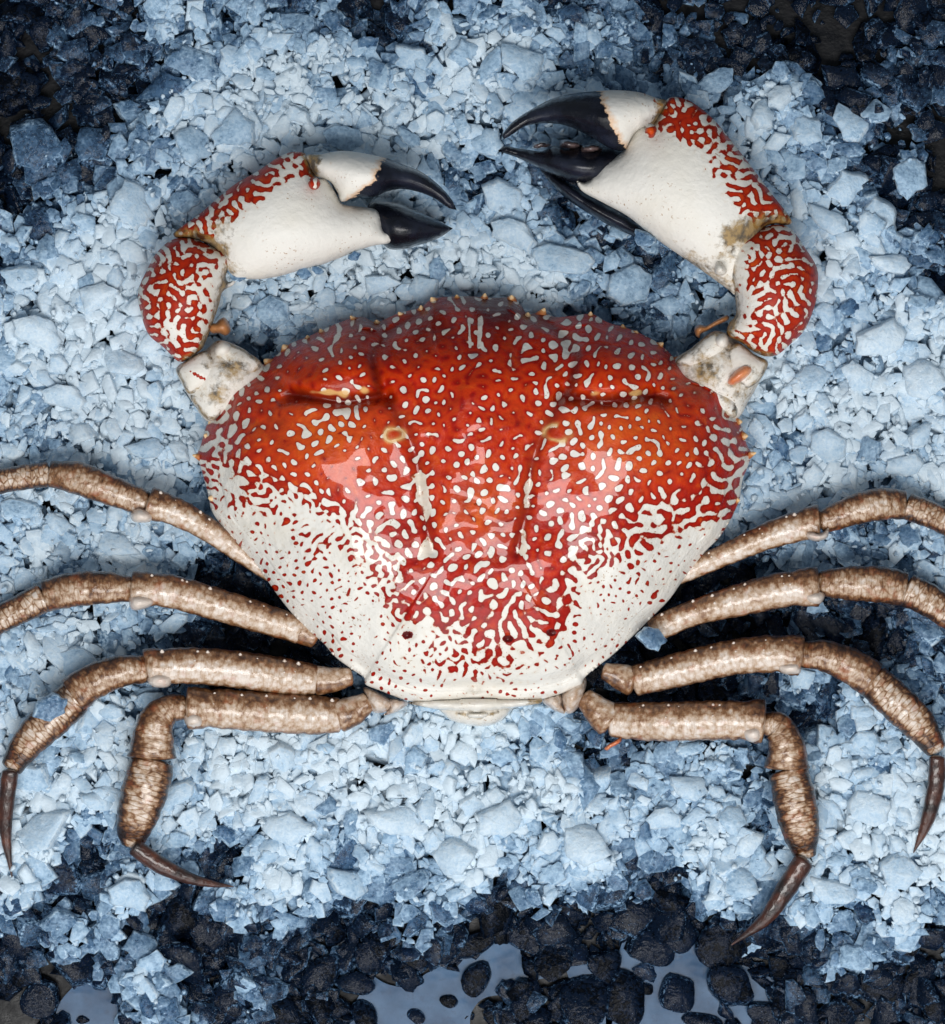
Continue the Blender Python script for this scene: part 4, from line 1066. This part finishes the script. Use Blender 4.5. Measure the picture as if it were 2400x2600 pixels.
for h in HERO: add_chunk(*h)
for px, py, ln, wd, turn in MELT: add_chunk(px, py, ln*1.25, wd*1.25, turn, rh.uniform(.0, .10), .1, True, .05)
for px, py, ln, wd, turn, lift in ((124,1800,110,70,-35,.0262),(1655,1622,95,62,10,.0262),(600,694,64,52,20,.0262),(772,694,44,36,60,.0262),(806,686,38,30,10,.0262),(1640,606,70,54,30,.0266),(900,650,40,32,0,.0262)):      # lumps lying on the legs
    add_chunk(px, py, ln, wd, turn, .62, .1, False, .08, lift)
tries = 0
while len(chunks) < 298 and tries < 20000:
    tries += 1
    px, py = rh.uniform(10, 2390), rh.uniform(10, 2590)
    D = float(grid(DGRID, px, py)); C = float(grid(CLEAR, px, py))
    ln = rh.uniform(48, 96)
    if C < ln*.42 or rh.random() > .15+D: continue
    if D < .12: continue
    if any((c['px']-px)**2+(c['py']-py)**2 < (.33*(c['ln']+ln))**2 for c in chunks): continue
    add_chunk(px, py, ln, ln*rh.uniform(.55, .9), rh.uniform(0, 180), min(1.05, D+rh.normal(.03, .1)), rh.choice([.15, .3]), False, .22)

# every chunk gets a label of its own: look + where, by the nearest landmark
MARKS = [(1030,460,"the smaller claw's black fingers"),(1380,310,"the larger claw's black fingers"),(720,560,"the smaller claw's white palm"),(1750,430,"the larger claw's white palm"),
 (460,750,"the smaller claw's red wrist"),(1960,730,"the larger claw's red wrist"),(560,980,"the smaller claw's muddy arm"),(1830,960,"the larger claw's muddy arm"),(1200,770,"the shell's spiny front edge"),
 (500,1160,"the shell's left side spine"),(1910,1150,"the shell's right side spine"),(230,1230,"the topmost left leg"),(2200,1290,"the topmost right leg"),(350,1500,"the second left leg"),(2080,1490,"the second right leg"),
 (230,1730,"the third left leg"),(2180,1700,"the third right leg"),(560,1800,"the lowest left leg's thigh"),(1800,1830,"the lowest right leg's thigh"),(1210,1830,"the crab's tail plate"),(370,2010,"the lowest left leg's shin"),(2020,2050,"the lowest right leg's shin"),
 (500,2240,"the lowest left leg's dark tip"),(1930,2340,"the lowest right leg's dark tip"),(20,2120,"the left edge's dark leg tip"),(2350,2080,"the right edge's dark leg tip"),(2050,120,"the bare dark tray patch"),
 (250,2540,"the left melt water puddle"),(1080,2520,"the middle melt water puddle"),(1650,2450,"the right melt water puddle"),(60,60,"the top left corner"),(2380,60,"the top right corner"),(60,2560,"the bottom left corner"),(2360,2560,"the bottom right corner"),
 (900,40,"the top edge's dark gap"),(2370,420,"the right edge's dark gap")]
ORD = ['nearest', 'second nearest', 'third nearest', 'fourth nearest', 'fifth nearest', 'sixth nearest', 'seventh nearest', 'eighth nearest', 'ninth nearest', 'tenth nearest', 'eleventh nearest', 'twelfth nearest']
classes = {}
for c in chunks:
    dm = [math.hypot(c['px']-a, c['py']-b) for a, b, _ in MARKS]
    k = int(np.argmin(dm)); a, b, nm = MARKS[k]
    ang = math.degrees(math.atan2(-(c['py']-b), c['px']-a)) % 360
    side = ('right of', 'above', 'left of', 'below')[int(((ang+45) % 360)//90)]
    if 'corner' in nm: side = 'near'
    size = 'large' if c['ln'] > 112 else 'medium' if c['ln'] > 74 else 'small'
    look = 'clear dark' if c['frost'] < .3 else 'glassy grey' if c['frost'] < .65 else 'pale blue' if c['frost'] < .88 else 'frosted'
    shape = 'rounded ice lump' if c['melt'] else 'jagged ice shard' if c['jag'] >= .24 else 'blunt ice chunk'
    classes.setdefault((size, look, shape, side, nm), []).append((dm[k], c))
for (size, look, shape, side, nm), L in classes.items():
    L.sort(key=lambda t: t[0])
    for i, (d, c) in enumerate(L):
        where = f'{side} {nm}' if len(L) == 1 else f"{ORD[i]} {'to' if side == 'near' else side} {nm}"
        c['o']['label'] = f'{size} {look} {shape} {where}'
for px, py, lift in ((124,1800,'clear ice lump lying across the third left leg'),(1655,1622,'clear ice lump lying on the root of the second right leg')):
    min(chunks, key=lambda c: abs(c['px']-px)+abs(c['py']-py))['o']['label'] = lift

# --- tray, melt water and a scrap ------------------------------------------------
mt = NT('dark_tray'); co = mt.n('ShaderNodeNewGeometry').outputs['Position']
mt.link(mt.mix(mt.mapr(mt.noise(co, 60, 5, .6), .35, .7), lin(5, 6, 9), lin(19, 20, 24)), mt.b.inputs['Base Color'])
mt.b.inputs['Specular IOR Level'].default_value = .25
mt.link(mt.mapr(mt.noise(co, 200, 4), .3, .7, .2, .6), mt.b.inputs['Roughness'])
mt.link(mt.bump(mt.noise(co, 700, 4, .7), .22, .001), mt.b.inputs['Normal'])
g = np.linspace(-.22, .22, 60); gxx, gyy = np.meshgrid(g, g)
gz = -.0006+.0003*np.sin(gxx*90+1)*np.cos(gyy*70)
idx = np.arange(59)[:, None]*60+np.arange(59)[None]
tray = obj('ground', mesh_np('ground', np.stack([gxx, gyy, gz], -1).reshape(-1, 3), np.stack([idx, idx+1, idx+61, idx+60], -1).reshape(-1, 4), mt.m)); tray['kind'] = 'structure'
tray['label'] = 'dark tray under the ice'
mw = NT('melt_water'); co = mw.n('ShaderNodeNewGeometry').outputs['Position']
c_ = mw.mix(mw.mapr(mw.noise(co, 110, 4, .6), .35, .7), lin(76, 104, 134), lin(50, 74, 102))  # blue-grey base: the bright reflection is put into the water's colour
c_ = mw.mix(mw.mapr(mw.noise(co, 420, 4, .65), .56, .7, 0, .6), c_, lin(58, 74, 98))
mw.link(c_, mw.b.inputs['Base Color'])
mw.b.inputs['Roughness'].default_value = .12; mw.b.inputs['IOR'].default_value = 1.33; mw.b.inputs['Specular IOR Level'].default_value = .16
mw.link(mw.bump(mw.noise(co, 120, 2), .08, .002), mw.b.inputs['Normal'])
PUDDLES = [[(120,2640),(150,2560),(190,2500),(205,2450),(235,2445),(255,2475),(320,2480),(372,2510),(378,2570),(370,2640)],
 [(880,2640),(905,2560),(925,2500),(945,2475),(985,2500),(1055,2505),(1085,2470),(1130,2440),(1190,2400),(1250,2385),(1235,2350),(1300,2335),(1350,2365),(1400,2420),(1400,2470),(1330,2500),(1240,2535),(1190,2570),(1190,2640)],
 [(1430,2420),(1500,2415),(1540,2470),(1540,2640),(1470,2640),(1480,2550),(1450,2490)],
 [(1550,2470),(1590,2380),(1605,2335),(1640,2325),(1660,2370),(1700,2370),(1750,2375),(1800,2420),(1900,2460),(1985,2490),(2040,2530),(2000,2640),(1560,2640)],
 [(488,2285),(505,2282),(526,2340),(505,2350)],[(2290,2490),(2340,2500),(2370,2640),(2290,2640)]]
for i, pl in enumerate(PUDDLES):
    o = catmull(pl, 9.0); nb = len(o)
    wob = 5*np.sin(np.arange(nb)*.5)+4*np.sin(np.arange(nb)*.23+1)
    vs = W(o[:, 0]+wob, o[:, 1]+.6*wob[::-1], .0012+0*wob)
    vv, _, ff, _, _, _ = geometry.delaunay_2d_cdt([Vector(p[:2]) for p in vs], [(a, (a+1) % nb) for a in range(nb)], [], 1, 1e-7)
    V = np.array([(p[0], p[1], .0012) for p in vv]); F = np.array([list(f) for f in ff])
    cr = np.cross(V[F[:, 1], :2]-V[F[:, 0], :2], V[F[:, 2], :2]-V[F[:, 0], :2]); F = np.where((cr > 0)[:, None], F, F[:, ::-1])
    w = obj('water', mesh_np('water', V, F, mw.m)); w['kind'] = 'structure'; w['label'] = 'melt water puddle with painted reflection between dark ice lumps'
sc_ = puff('leg_scrap', [(1534,1900),(1548,1888),(1560,1882),(1576,1872),(1578,1882),(1562,1894),(1552,1898),(1542,1906)], .0175, .0022, None, M_ORANGE, 4.0)
sc_['label'] = "small orange scrap lying on ice under the lowest right leg"; sc_['category'] = 'scrap'
